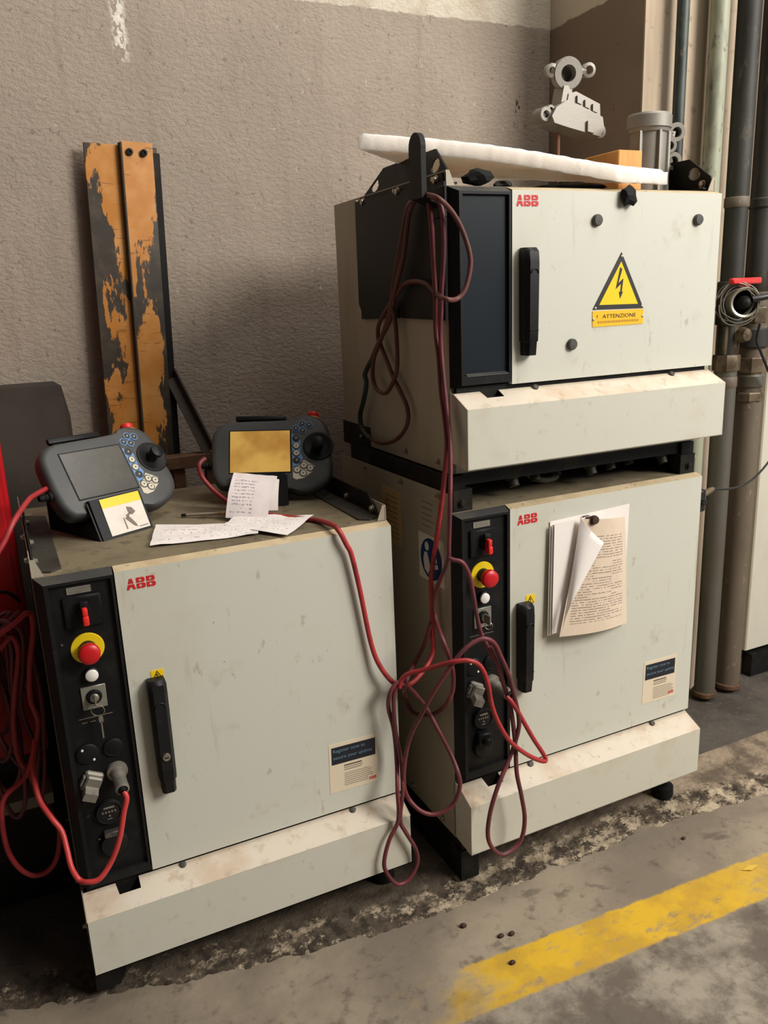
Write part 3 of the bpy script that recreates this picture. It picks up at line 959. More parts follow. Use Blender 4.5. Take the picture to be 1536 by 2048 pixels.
def cabinet(name, label, pose, z0, z1, flap, kind):
    root = empty(name, (pose[0], pose[1], pose[3]), label, 'controller', (0, 0, pose[2]), 'stackable robot controller cabinets')
    zo = -pose[3]
    z0, z1 = z0 + zo, z1 + zo
    zb = z0 - PB - .02 if kind == 'U' else z0 - PB + .004
    mb = MB()
    mb.box(.004, W - .004, T, D, zb, z1 - .002)
    mb.build('body', 'side_paint', root, smooth=0)
    mb = MB()
    mb.box(.002, W - .002, T - .002, D - .002, z1 - .002, z1 + .0005)
    mb.build('top_panel', 'top_dust', root, smooth=0)
    for s, x in ((1, 0), (-1, W)):
        mb = MB()
        sw = .0018 * s
        zs = zb
        poly = [(x, T, zs), (x, D, zs), (x, D, z1 + flap * .96), (x, T + .004, z1 + flap), (x, T, z1 + flap - .004)]
        mb.ext(poly, (sw, 0, 0))
        # folded front return and the white corner gusset
        mb.ext([(x, T, zs), (x + .012 * s, T, zs), (x + .012 * s, T, z1 - .002), (x, T, z1 - .002)], (0, .0018, 0))
        mb.ext([(x, T + .001, z1 - .002), (x + .022 * s, T + .001, z1 - .002), (x + .008 * s, T + .001, z1 + flap), (x, T + .001, z1 + flap)], (0, .0018, 0))
        sp = mb.build('side_panel', 'side_paint', root, smooth=0)
        for y, z in ((.08, zs + .02), (.24, zs + .02), (.50, zs + .02), (.07, z1 + flap - .012), (.25, z1 + flap - .012), (.46, z1 + flap - .012)):
            mb = MB()
            hex_bolt(mb, (x, y, z), (-s, 0, 0), .005)
            mb.build('panel_bolt', 'zinc', sp)
    # door
    mb = MB()
    x0, x1 = P + .0015, W
    mb.add([(x0, T, z0), (x1, T, z0), (x1, T, z1), (x0, T, z1), (x0, 0, z0), (x1, 0, z0), (x1, 0, z1 - BV), (x0, 0, z1 - BV)],
           [(0, 3, 2, 1), (4, 5, 6, 7), (4, 0, 1, 5), (5, 1, 2, 6), (4, 7, 3, 0)])
    mb.add([(x0, 0, z1 - BV), (x1, 0, z1 - BV), (x1, T, z1), (x0, T, z1)], [(0, 1, 2, 3)], 1)
    door = mb.build('door', ['door_paint', 'edge_dust'], root, smooth=0)
    brand_mark(door, z1, .1615 if kind != 'U' else .152, -.0475 if kind != 'U' else -.0395)
    if kind == 'L':
        door_handle(door, z1, -.2355, -.483, -.398)
        warning_square(door, z1)
        register_sticker(door, z1, .546, -.617)
    elif kind == 'R':
        door_handle(door, z1, -.234, -.453, None, .158)
        warning_square(door, z1, .186, -.243)
        register_sticker(door, z1, .557, -.600, .114, .119)
    else:
        door_handle(door, z1, -.122, -.343, None, .158)
        for x, z in ((.3596, -.067), (.6518, -.0657), (.2981, -.3277)):
            mb = MB()
            mb.lathe([(.0125, 0), (.0125, .006), (.0105, .009), (0, .0095)], (x, 0, z1 + z), (0, -1, 0), 20)
            mb.build('hole_plug', 'bevel_black', door)
        hazard_plate(door, z1)
    pan = panel_frame(root, z0 if kind == 'U' else z0 - .004, z1, 'panel_black' if kind != 'U' else 'recess_plastic')
    if kind != 'U':
        panel_controls(pan, z1, 0 if kind == 'L' else -.0055, kind == 'L')
    else:
        mb = MB()
        mb.ext([(.030, .0075, z0 + .027), (P - .008, .0075, z0 + .027), (P - .008, -.0005, z0 + .024), (.030, -.0005, z0 + .024)], (0, .001, .002))
        mb.build('panel_sill', 'bevel_black', pan, smooth=0)
    plinth_cover(root, z0)
    mb = MB()
    mb.box(.01, W - .01, .012, T, z0 - .06, z0 + .001)  # dark strip standing in for the shaded hollow behind the notch
    mb.build('door_gap', 'dark_metal', root, smooth=0)
    for x in (.205, .60):
        mb = MB()
        mb.lathe([(.0065, 0), (.0065, .003), (0, .004)], (x, .002, z0 - .012), (0, -.7, .7), 12)
        mb.build('cover_screw', 'grey_black_metal', root)
    return root, z0, z1, zb, door


def hazard_plate(door, z1):
    mb = MB()
    y = -.0012
    A, B, C = (.4315, -.134), (.3545, -.2555), (.5005, -.2575)
    f = lambda p, d=0: (p[0], y - d, z1 + p[1])
    mb.ext([f(A), f(B), f(C)], (0, .0012, 0), 1)
    cen = ((A[0] + B[0] + C[0]) / 3, (A[1] + B[1] + C[1]) / 3)
    inn = [(cen[0] + (q[0] - cen[0]) * .76, cen[1] + (q[1] - cen[1]) * .76) for q in (A, B, C)]
    mb.add([f(q, .0004) for q in inn], [(0, 1, 2)], 0)
    # zig-zag arrow
    zig = [(.428, -.166), (.4345, -.170), (.4245, -.200), (.4385, -.190), (.4350, -.219), (.4385, -.2195), (.4305, -.2345), (.4265, -.2195), (.4300, -.219), (.4320, -.202), (.4170, -.2135)]
    mb.add([f(q, .0008) for q in zig], [tuple(range(len(zig)))], 1)
    # legend strip
    S = [(.3555, -.2935), (.5015, -.2925), (.5015, -.2595), (.3545, -.2590)]
    mb.ext([f(q) for q in S], (0, .0012, 0), 2)
    to = lambda a, b: (.3555 + a, y - .0005, z1 - .2935 + b)
    put_text(mb, 'ATTENZIONE', to, .027, .018, .096, .0085, 1)
    put_text(mb, '!', to, .011, .018, .0022, .008, 1)
    for k in range(16):
        mb.add([to(.014 + k * .0075, .0078), to(.0195 + k * .0075, .0078), to(.0195 + k * .0075, .0125), to(.014 + k * .0075, .0125)], [(0, 1, 2, 3)], 3)
    for q in ((.4320, -.143), (.3620, -.2525), (.4950, -.2530), (.3575, -.2770), (.4985, -.2755)):
        mb.lathe([(.0032, 0), (.0026, .0015), (0, .002)], f(q), (0, -1, 0), 10, 4)
    return mb.build('hazard_plate', ['sticker_yellow', 'print_black', 'sticker_orange', 'print_faint', 'zinc'], door, smooth=0)


def channel_feet(root, zb, z_floor, names='base_channel'):
    for x0, x1 in ((.004, .044), (W - .044, W - .004)):
        mb = MB()
        mb.box(x0, x1, .004, D - .02, zb - .028, zb + .001)
        mb.build(names, 'dark_metal', root, smooth=0)
    for x in (.034, W - .045):
        for y in (.032, D - .07):
            mb = MB()
            mb.lathe([(0, z_floor), (.028, z_floor), (.030, z_floor + .006), (.029, z_floor + .03), (.016, z_floor + .036), (.012, zb - .02), (0, zb - .02)], (x, y, 0), (0, 0, 1), 18)
            mb.build('levelling_foot', 'rubber', root)


# --- single cabinet on the left
L, z0, z1, zb, doorL = cabinet('robot_controller', 'single cream controller cabinet carrying both handheld pendants, left of the stack', (0, 0, 0, 0), .2489, .9147, .034, 'L')
channel_feet(L, zb, .0)
mb = MB()
mb.box(.0, .05, .0, .5, 0.002, zb - .026)
mb.build('base_skid', 'dark_metal', L, smooth=0)
for s, x in ((1, .004), (-1, W - .004)):            # low angle brackets lying on the top
    mb = MB()
    mb.ext([(x, .05, z1 + .001), (x + .03 * s, .035, z1 + .001), (x + .05 * s, .05, z1 + .001), (x + .05 * s, .50, z1 + .001), (x, .53, z1 + .001)], (0, 0, .003), 0)
    mb.ext([(x, .05, z1 + .001), (x, .10, z1 + .046), (x, .46, z1 + .046), (x, .53, z1 + .012), (x, .53, z1 + .001)], (.004 * s, 0, 0), 1)
    for y in (.075, .22, .40):
        hex_bolt(mb, (x + .004 * s, y, z1 + .016), (s, 0, 0), .006, 2)
    mb.build('lifting_bracket', ['grey_black_metal', 'dark_metal', 'zinc'], L, smooth=0)

# --- lower cabinet of the stack
R, z0, z1, zb, doorR = cabinet('robot_controller', 'lower cream controller cabinet of the stack, printed pages taped on its door', (.8447, -.0737, .0072, 0), .2715, .928, .042, 'R')
channel_feet(R, zb, .0)
mb = MB()                                             # thin dark packing under the deep left channel
mb.box(.0, .05, .0, .5, 0.0, zb - .026)
mb.build('base_skid', 'dark_metal', R, smooth=0)
ym = lambda y, z, d=-.0012: (d, y, z1 + z)
mb = MB()
mb.ext([ym(.262, -.140), ym(.368, -.145), ym(.362, .002), ym(.262, -.002)], (.0012, 0, 0), 0)
rnd = random.Random(5)
for k in range(9):
    z = -.02 - k * .013
    mb.add([ym(.275, z, -.0016), ym(.275 + .05 + .03 * rnd.random(), z, -.0016), ym(.34, z + .002, -.0016), ym(.275, z + .002, -.0016)], [(0, 1, 2, 3)], 1)
mb.build('inspection_tag', ['tag_tan', 'print_grey'], R, smooth=0)
mb = MB()                                             # blue read-the-manual disc on a white square
mb.ext([ym(.052, -.186), ym(.170, -.186), ym(.170, -.074), ym(.052, -.074)], (.0012, 0, 0), 0)
cy, cz, rr = .111, -.130, .050
mb.add([ym(cy + rr * math.cos(a), cz + rr * math.sin(a), -.0016) for a in [2 * math.pi * k / 36 for k in range(36)]], [tuple(range(36))], 1)
mb.add([ym(cy + .018 + .010 * math.cos(a), cz + .028 + .011 * math.sin(a), -.0020) for a in [2 * math.pi * k / 20 for k in range(20)]], [tuple(range(20))], 0)
for poly in ([(.031, -.030), (.036, -.005), (.030, .012), (.018, .014), (.012, .004), (.006, -.014), (-.012, -.020), (-.012, -.028), (.010, -.030), (.014, -.040)],
             [(-.004, .014), (-.010, -.004), (-.030, -.002), (-.022, .018)], [(-.012, -.008), (-.020, -.020), (-.036, -.014), (-.032, -.005)]):
    pts = [ym(cy + a, cz + b, -.0020) for a, b in poly]
    mb.add(pts, [tuple(range(len(pts)))], 0)
mb.build('manual_sign', ['sticker_white', 'safety_blue'], R, smooth=0)
mb = MB()
rnd = random.Random(9)
mb.ext([ym(.058, -.066), ym(.165, -.066), ym(.165, .012), ym(.058, .012)], (.0012, 0, 0), 0)
for k in range(5):
    z = .002 - k * .014
    mb.add([ym(.15, z, -.0016), ym(.15 - .04 - .04 * rnd.random(), z, -.0016), ym(.10, z + .002, -.0016), ym(.15, z + .002, -.0016)], [(0, 1, 2, 3)], 1)
mb.build('faded_label', ['side_paint', 'print_grey'], R, smooth=0)
for s, x in ((1, .004), (-1, W - .004)):
    mb = MB()
    mb.box(min(x, x + .04 * s), max(x, x + .04 * s), .03, .56, z1 + .001, z1 + .078)
    mb.box(min(x + .004 * s, x + .052 * s), max(x + .004 * s, x + .052 * s), .02, .06, z1 + .001, z1 + .05)
    hex_bolt(mb, (x + .025 * s, .02, z1 + .02), (0, -1, 0), .007)
    mb.build('stacking_bracket', 'dark_metal', R, smooth=0)
mb = MB()
pth = spline([(.250, .18, z1 + .075), (.262, .15, z1 + .055), (.305, .14, z1 + .02), (.345, .14, z1 + .007), (.392, .16, z1 + .008), (.43, .24, z1 + .02)], 5)
mb.tube(pth, .008, 10)
mb.build('conduit', 'cable_pale', R)
mb = MB()
mb.tube(spline([(.330, .22, z1 + .075), (.350, .2, z1 + .03), (.385, .19, z1 + .014), (.41, .28, z1 + .03)], 5), .007, 8)
mb.build('conduit', 'cable_pale', R)

# --- upper cabinet of the stack
UB = 1.0
U, z0, z1, zb, doorU = cabinet('robot_controller', 'upper cream controller cabinet of the stack, with yellow high-voltage triangle on its door', (.8603, -.0563, -.0067, UB), 1.1963, 1.5995, .030, 'U')
mb = MB()
mb.box(.03, W - .03, .03, D - .02, zb - .03, zb + .001)
mb.build('base_tray', 'dark_metal', U, smooth=0)
for s, x in ((1, -.002), (-1, W + .002)):
    mb = MB()
    mb.box(min(x, x + .05 * s), max(x, x + .05 * s), .45, D + .01, zb - .012, zb + .05)
    mb.build('corner_block', 'dark_metal', U, smooth=0)
for k in range(7):                                    # fittings hanging under the tray
    xx = .18 + k * .075
    mb = MB()
    mb.lathe([(.016, 0), (.016, .012), (.012, .014), (.012, .03), (0, .03)], (xx, .06 + .02 * (k % 3), zb - .028), (0, -.5, -1), 12)
    mb.build('cable_gland', 'grey_black_metal', U)
for s, x in ((1, .0), (-1, W)):
    br = bracket_upright(U, x, z1 + .004, s)
    for y in (.055, .23, .42):
        for xx, zz_, ss in ((x - .004 * s, z1 + .014, -s), (x + .006 * s, z1 + .02, s)):
            mb = MB()
            hex_bolt(mb, (xx, y, zz_), (ss, 0, 0), .007)
            mb.build('bracket_bolt', 'zinc', br)
# black holder plate on the side with a tall hook for the cables
mb = MB()
pl = [(.018, .008), (.465, .020), (.468, -.225), (.455, -.240), (.455, -.262), (.243, -.258), (.243, -.235), (.226, -.234), (.226, -.258), (.020, -.262)]
mb.ext([(-.002, y, z1 + z) for y, z in pl], (-.006, 0, 0))
hp = mb.build('holder_plate', 'panel_black', U, smooth=0)
mb = MB()
hk = []
hy0, hy1 = .012, .064
mb.xf = None
mb.box(-.012, -.004, hy0, hy1, z1 - .06, z1 - .0, 0, .002)
mb.ext([(-.006, hy0, z1 - .03), (-.006, hy1, z1 - .03), (-.055, hy1, z1 - .012), (-.055, hy0, z1 - .012)], (0, 0, -.012))
# upright tongue with a rounded end
cyy = (hy0 + hy1) / 2
out = [(hy0, -.024), (hy1, -.024)] + [(cyy + .026 * math.cos(a), .072 + .026 * math.sin(a)) for a in [math.pi * k / 10 for k in range(11)]]
mb.ext([(-.050, y, z1 + z) for y, z in out], (-.011, 0, 0))
mb.build('cable_hook', 'dark_metal', hp, smooth=0)
# right-hand sensor plug of the lower cabinet
sp = empty('sensor_plug', (1.578, -.045, .85), 'small black plug with brass sleeve and thin lead beside the lower cabinet', 'plug')
mb = MB()
mb.box(-.008, .02, -.016, .016, -.028, .030, 0, .004)
mb.cyl((.006, -.016, 0), (.006, -.026, 0), .008, None, 12, 0)
mb.build('plug_body', 'cable_black', sp)
mb = MB()
mb.lathe([(.008, 0), (.009, .006), (.007, .012), (.009, .018), (.007, .024), (.009, .03), (.007, .036), (.008, .044), (.0055, .06)], (.02, 0, .012), (1, .3, .1), 14)
mb.build('plug_sleeve', 'valve_brass', sp)
mb = MB()
mb.tube(spline([(.076, .02, .018), (.14, .03, .006), (.22, .05, .0), (.30, .07, .015), (.40, .10, .06), (.52, .14, .14)], 6), .003, 8)
mb.build('lead', 'cable_black', sp)

# ------------------------------------------------------------------ cables
K1 = [(0.415,0.36,1.036),(0.397,0.35,1.024),(0.401,0.35,.997),(0.418,0.34,0.968),(0.441,0.33,0.942),(0.466,0.312,0.922),(0.483,0.251,0.921),(0.505,0.198,0.921),(0.551,0.131,0.921),(0.586,0.083,0.921),(0.594,0.01,0.926),(0.6,-0.012,0.915),(0.613,-0.014,0.885),(0.623,-0.014,0.861),(0.638,-0.014,0.781),(0.659,-0.014,0.648),(0.679,-0.022,0.585),(0.712,-0.03,0.54),(0.739,-0.04,0.542),(0.774,-0.03,0.556),(0.815,-0.009,0.585),(0.82,-0.002,0.633),(0.825,0.005,0.713),(0.825,0.008,0.754),(0.825,-0.007,0.816),(0.825,-0.026,0.872),(0.828,-0.039,0.934),(0.83,-0.054,1.005),(0.835,-0.061,1.079),(0.84,-0.046,1.134),(0.84,-0.033,1.191),(0.84,-0.026,1.261),(0.84,-0.015,1.318),(0.838,-0.02,1.39),(0.838,-0.015,1.466),(0.835,-0.017,1.518),(0.83,-0.018,1.565),(0.825,-0.01,1.587)]
K2 = [(0.82,-0.019,1.582),(0.82,-0.055,1.574),(0.832,-0.063,1.555),(0.835,-0.064,1.514),(0.838,-0.057,1.464),(0.838,-0.046,1.397),(0.838,-0.042,1.356),(0.84,-0.034,1.304),(0.84,-0.041,1.234),(0.84,-0.055,1.15),(0.836,-0.072,1.094),(0.825,-0.091,1.026),(0.815,-0.104,0.97),(0.815,-0.096,0.878),(0.815,-0.09,0.837),(0.815,-0.053,0.78),(0.815,-0.023,0.723),(0.815,-0.03,0.677),(0.791,-0.1,0.665),(0.803,-0.11,0.618),(0.811,-0.11,0.581),(0.809,-0.11,0.538),(0.798,-0.1,0.504),(0.825,-0.0,0.427),(0.82,0.05,0.399),(0.81,0.087,0.39),(0.8,0.104,0.413),(0.729,-0.03,0.523),(0.738,-0.035,0.56),(0.8,0.05,0.546),(0.805,0.011,0.605),(0.81,-0.015,0.668)]
K2B = [(0.812,-0.1,0.845),(0.818,-0.108,0.842),(0.835,-0.118,0.835),(0.851,-0.12,0.802),(0.859,-0.122,0.754),(0.864,-0.124,0.716),(0.872,-0.128,0.672),(0.885,-0.13,0.64),(0.903,-0.13,0.6)]
K3 = [(0.713,-0.04,0.555),(0.734,-0.04,0.537),(0.774,-0.04,0.479),(0.794,-0.07,0.421),(0.812,-0.09,0.369),(0.813,-0.12,0.336),(0.817,-0.12,0.297),(0.806,-0.11,0.253),(0.78,-0.1,0.232),(0.755,-0.09,0.229),(0.73,-0.08,0.244),(0.714,-0.06,0.268),(0.704,-0.06,0.31),(0.71,-0.06,0.373),(0.722,-0.07,0.434),(0.744,-0.09,0.496),(0.76,-0.11,0.547),(0.787,-0.13,0.602),(0.818,-0.14,0.643),(0.849,-0.145,0.662),(0.872,-0.15,0.664),(0.894,-0.15,0.647),(0.909,-0.15,0.615),(0.929,-0.15,0.568),(0.944,-0.15,0.514),(0.958,-0.15,0.451),(0.956,-0.15,0.415),(0.94,-0.15,0.37),(0.921,-0.155,0.341),(0.89,-0.165,0.3),(0.87,-0.165,0.241),(0.863,-0.165,0.186),(0.874,-0.165,0.147),(0.902,-0.165,0.117),(0.939,-0.165,0.123),(0.959,-0.165,0.148),(0.965,-0.165,0.197),(0.955,-0.165,0.26),(0.946,-0.16,0.317),(0.949,-0.15,0.379),(0.948,-0.142,0.432),(0.941,-0.138,0.488),(0.923,-0.138,0.543),(0.906,-0.138,0.597),(0.892,-0.135,0.635)]
K4 = [(0.717,-0.045,0.554),(0.703,-0.045,0.556),(0.685,-0.045,0.534),(0.685,-0.035,0.493),(0.696,-0.035,0.435),(0.7,-0.035,0.355),(0.685,-0.065,0.3),(0.684,-0.065,0.223),(0.659,-0.065,0.178),(0.644,-0.065,0.128),(0.648,-0.065,0.095),(0.673,-0.065,0.053),(0.704,-0.065,0.053),(0.729,-0.065,0.088),(0.726,-0.065,0.13),(0.701,-0.065,0.186),(0.689,-0.065,0.222),(0.698,-0.065,0.296),(0.706,-0.045,0.358),(0.696,-0.045,0.436),(0.693,-0.045,0.496),(0.696,-0.045,0.531),(0.707,-0.045,0.548),(0.721,-0.045,0.548)]
K5 = [(0.93,-0.142,0.508),(0.94,-0.15,0.493),(0.96,-0.15,0.458),(0.997,-0.15,0.388),(1.032,-0.15,0.328),(1.024,-0.155,0.321),(0.978,-0.16,0.353),(0.926,-0.165,0.405),(0.895,-0.165,0.458),(0.876,-0.165,0.51),(0.865,-0.165,0.569),(0.85,-0.16,0.609),(0.824,-0.155,0.626),(0.796,-0.14,0.624),(0.776,-0.11,0.608),(0.748,-0.08,0.59),(0.725,-0.06,0.579),(0.713,-0.05,0.563),(0.707,-0.05,0.545)]
K6A = [(0.815,-0.023,1.584),(0.811,-0.085,1.57),(0.838,-0.085,1.55),(0.862,-0.085,1.518),(0.88,-0.085,1.474),(0.883,-0.085,1.44),(0.87,-0.085,1.398),(0.85,-0.085,1.38),(0.82,-0.094,1.381),(0.84,-0.02,1.392),(0.84,0.021,1.413),(0.84,0.076,1.42),(0.84,0.128,1.415),(0.84,0.164,1.393),(0.84,0.225,1.357),(0.84,0.265,1.326),(0.845,0.283,1.296),(0.845,0.272,1.28),(0.845,0.231,1.233),(0.845,0.201,1.2),(0.845,0.164,1.167),(0.845,0.138,1.138),(0.845,0.14,1.103),(0.845,0.178,1.069),(0.845,0.232,1.046),(0.845,0.296,1.035),(0.845,0.353,1.038)]
K6T = [(0.845,0.353,1.038),(0.845,0.386,1.048),(0.845,0.411,1.067),(0.845,0.412,1.096),(0.845,0.386,1.134),(0.845,0.364,1.178),(0.845,0.37,1.202),(0.845,0.333,1.235)]
K6B = [(0.842,0.326,1.235),(0.842,0.282,1.277),(0.842,0.216,1.329),(0.838,0.184,1.363),(0.838,0.154,1.432),(0.838,0.121,1.502),(0.838,0.087,1.572),(0.825,0.031,1.579)]
K7 = [(0.82,0.027,1.581),(0.835,0.088,1.569),(0.835,0.125,1.502),(0.835,0.161,1.432),(0.835,0.18,1.379),(0.84,0.179,1.345),(0.84,0.172,1.299),(0.84,0.173,1.237),(0.84,0.19,1.204),(0.84,0.226,1.172),(0.84,0.257,1.164),(0.84,0.296,1.173),(0.84,0.313,1.202),(0.84,0.3,1.246),(0.84,0.261,1.287),(0.84,0.219,1.335),(0.832,0.146,1.417),(0.832,0.108,1.473),(0.832,0.077,1.554),(0.832,0.044,1.584)]
LC1 = [(0.062,0.275,1.03),(0.034,0.22,1.03),(0.016,0.18,1.027),(-0.015,0.12,1.003),(-0.036,0.102,0.972),(-0.058,0.094,0.941),(-0.093,0.096,0.867),(-0.108,0.118,0.802),(-0.095,0.14,0.769),(-0.072,0.14,0.776),(-0.041,0.14,0.794),(-0.02,0.14,0.809),(-0.01,0.15,0.798),(-0.013,0.15,0.759),(-0.023,0.15,0.718),(-0.031,0.15,0.678),(-0.037,0.15,0.621),(-0.03,0.15,0.574),(-0.036,0.15,0.537),(-0.052,0.15,0.491),(-0.072,0.15,0.45),(-0.115,0.14,0.422),(-0.126,0.13,0.38),(-0.126,0.13,0.31),(-0.111,0.13,0.259),(-0.086,0.13,0.23),(-0.057,0.13,0.231),(-0.035,0.13,0.259),(-0.023,0.14,0.313),(-0.033,0.14,0.352),(-0.049,0.15,0.394),(-0.06,0.16,0.448),(-0.078,0.17,0.488),(-0.077,0.18,0.558),(-0.065,0.18,0.629),(-0.046,0.18,0.713),(-0.053,0.18,0.75),(-0.078,0.18,0.729)]
LC2 = [(-0.041,0.15,0.529),(-0.052,0.116,0.493),(-0.052,0.071,0.466),(-0.047,0.047,0.443),(-0.032,0.013,0.424),(-0.018,-0.001,0.399),(-0.014,-0.021,0.37),(-0.011,-0.045,0.343),(-0.001,-0.055,0.319),(0.013,-0.07,0.319),(0.035,-0.075,0.322),(0.06,-0.07,0.347),(0.081,-0.07,0.391),(0.096,-0.065,0.442),(0.105,-0.062,0.469),(0.102,-0.056,0.482)]


def cable(name, pts, r, mat, label):
    mb = MB()
    mb.tube(spline(pts, 6), r, 10)
    return tag(mb.build(name, mat, smooth=60), label, 'cable')


cable('pendant_cable', K1, .0056, 'cable_red_dark_top', 'red cable from the golden-screened pendant, draped down the left cabinet door to the knot')
cable('cable', K2, .0050, 'cable_dark', 'dark plum cable hanging straight from the hook, looping once in the gap')
cable('cable', K2B, .0050, 'cable_dark', 'short mauve cable curving past the emergency stop of the lower stacked cabinet')
cable('cable', K3, .0052, 'cable_dark', 'dark red cable with two long loops, one over the lower stacked plinth')
cable('cable', K4, .0050, 'cable_dark', 'dark red cable loop hanging over the right end of the left cabinet plinth')
cable('plug_cable', K5, .0054, 'cable_red', 'red cable bent in a sharp loop on the lower stacked cabinet door')
t6 = empty('cable', (.84, 0, 1.58), 'brownish cable on the hook with green tape around its long loop', 'cable')
for n_, pts, mt, rr in (('cable_run', K6A, 'cable_rust', .0052), ('cable_tape', K6T, 'green_tape', .0064), ('cable_run', K6B, 'cable_rust', .0052)):
    mb = MB()
    mb.tube([p - Vector((.84, 0, 1.58)) for p in spline(pts, 6)], rr, 10)
    mb.build(n_, mt, t6, smooth=60)
cable('cable', K7, .0052, 'cable_rust', 'brownish cable on the hook making the short teardrop loop above the green taped one')
cable('pendant_cable', LC1, .0054, 'cable_red', 'bright red cable from the dark-screened pendant, looping left of the left cabinet')
cable('plug_cable', LC2, .0054, 'cable_bright', 'bright red cable plugged into the left cabinet, sagging over its lower left corner')
# coil of older cable hanging on the red cabinet
pts = []
rnd = random.Random(12)
for k in range(9):
    xc = -.115 + .085 * rnd.random()
    w_ = .02 + .03 * rnd.random()
    zb_ = .30 + .22 * rnd.random()
    yy = .19 + .05 * rnd.random()
    zt_ = .775 + .03 * rnd.random()
    for q in range(10):
        a = 2 * math.pi * q / 10
        pts.append((xc + w_ * math.sin(a) * (1.0 if math.cos(a) < 0 else .55) + .008 * rnd.random(), yy + .012 * math.sin(a * 2), (zt_ + zb_) / 2 + (zt_ - zb_) / 2 * math.cos(a)))
cable('cable_coil', pts, .0048, 'cable_dark', 'tangled coil of dark red cable hanging in front of the red cabinet')

# ------------------------------------------------------------------ handheld pendants in their holders
OUT = [(-.128, .03), (-.122, .062), (-.1, .084), (-.06, .09), (.075, .093), (.1, .104), (.135, .106), (.162, .094), (.18, .07), (.188, .03), (.187, -.01), (.191, -.045), (.182, -.08), (.155, -.104), (.11, -.116), (.06, -.105), (-.08, -.098), (-.112, -.088), (-.127, -.05)]
KEYS = [(.112, .078, 'b'), (.130, .074, 'b'), (.095, .064, 'b'), (.113, .058, 'b'), (.095, .036, 'd'), (.095, .0145, 'l'), (.095, -.0065, 'l'), (.0955, -.027, 'd'), (.114, -.042, 'r'), (.131, -.050, 'r'), (.096, -.054, 'r'), (.112, -.064, 'r')]
STICK = [(.083, .050), (.088, .073), (.108, .091), (.136, .084), (.136, .068), (.118, .046), (.107, .030), (.106, -.004), (.114, -.026), (.140, -.045), (.134, -.060), (.112, -.078), (.093, -.081), (.085, -.076)]


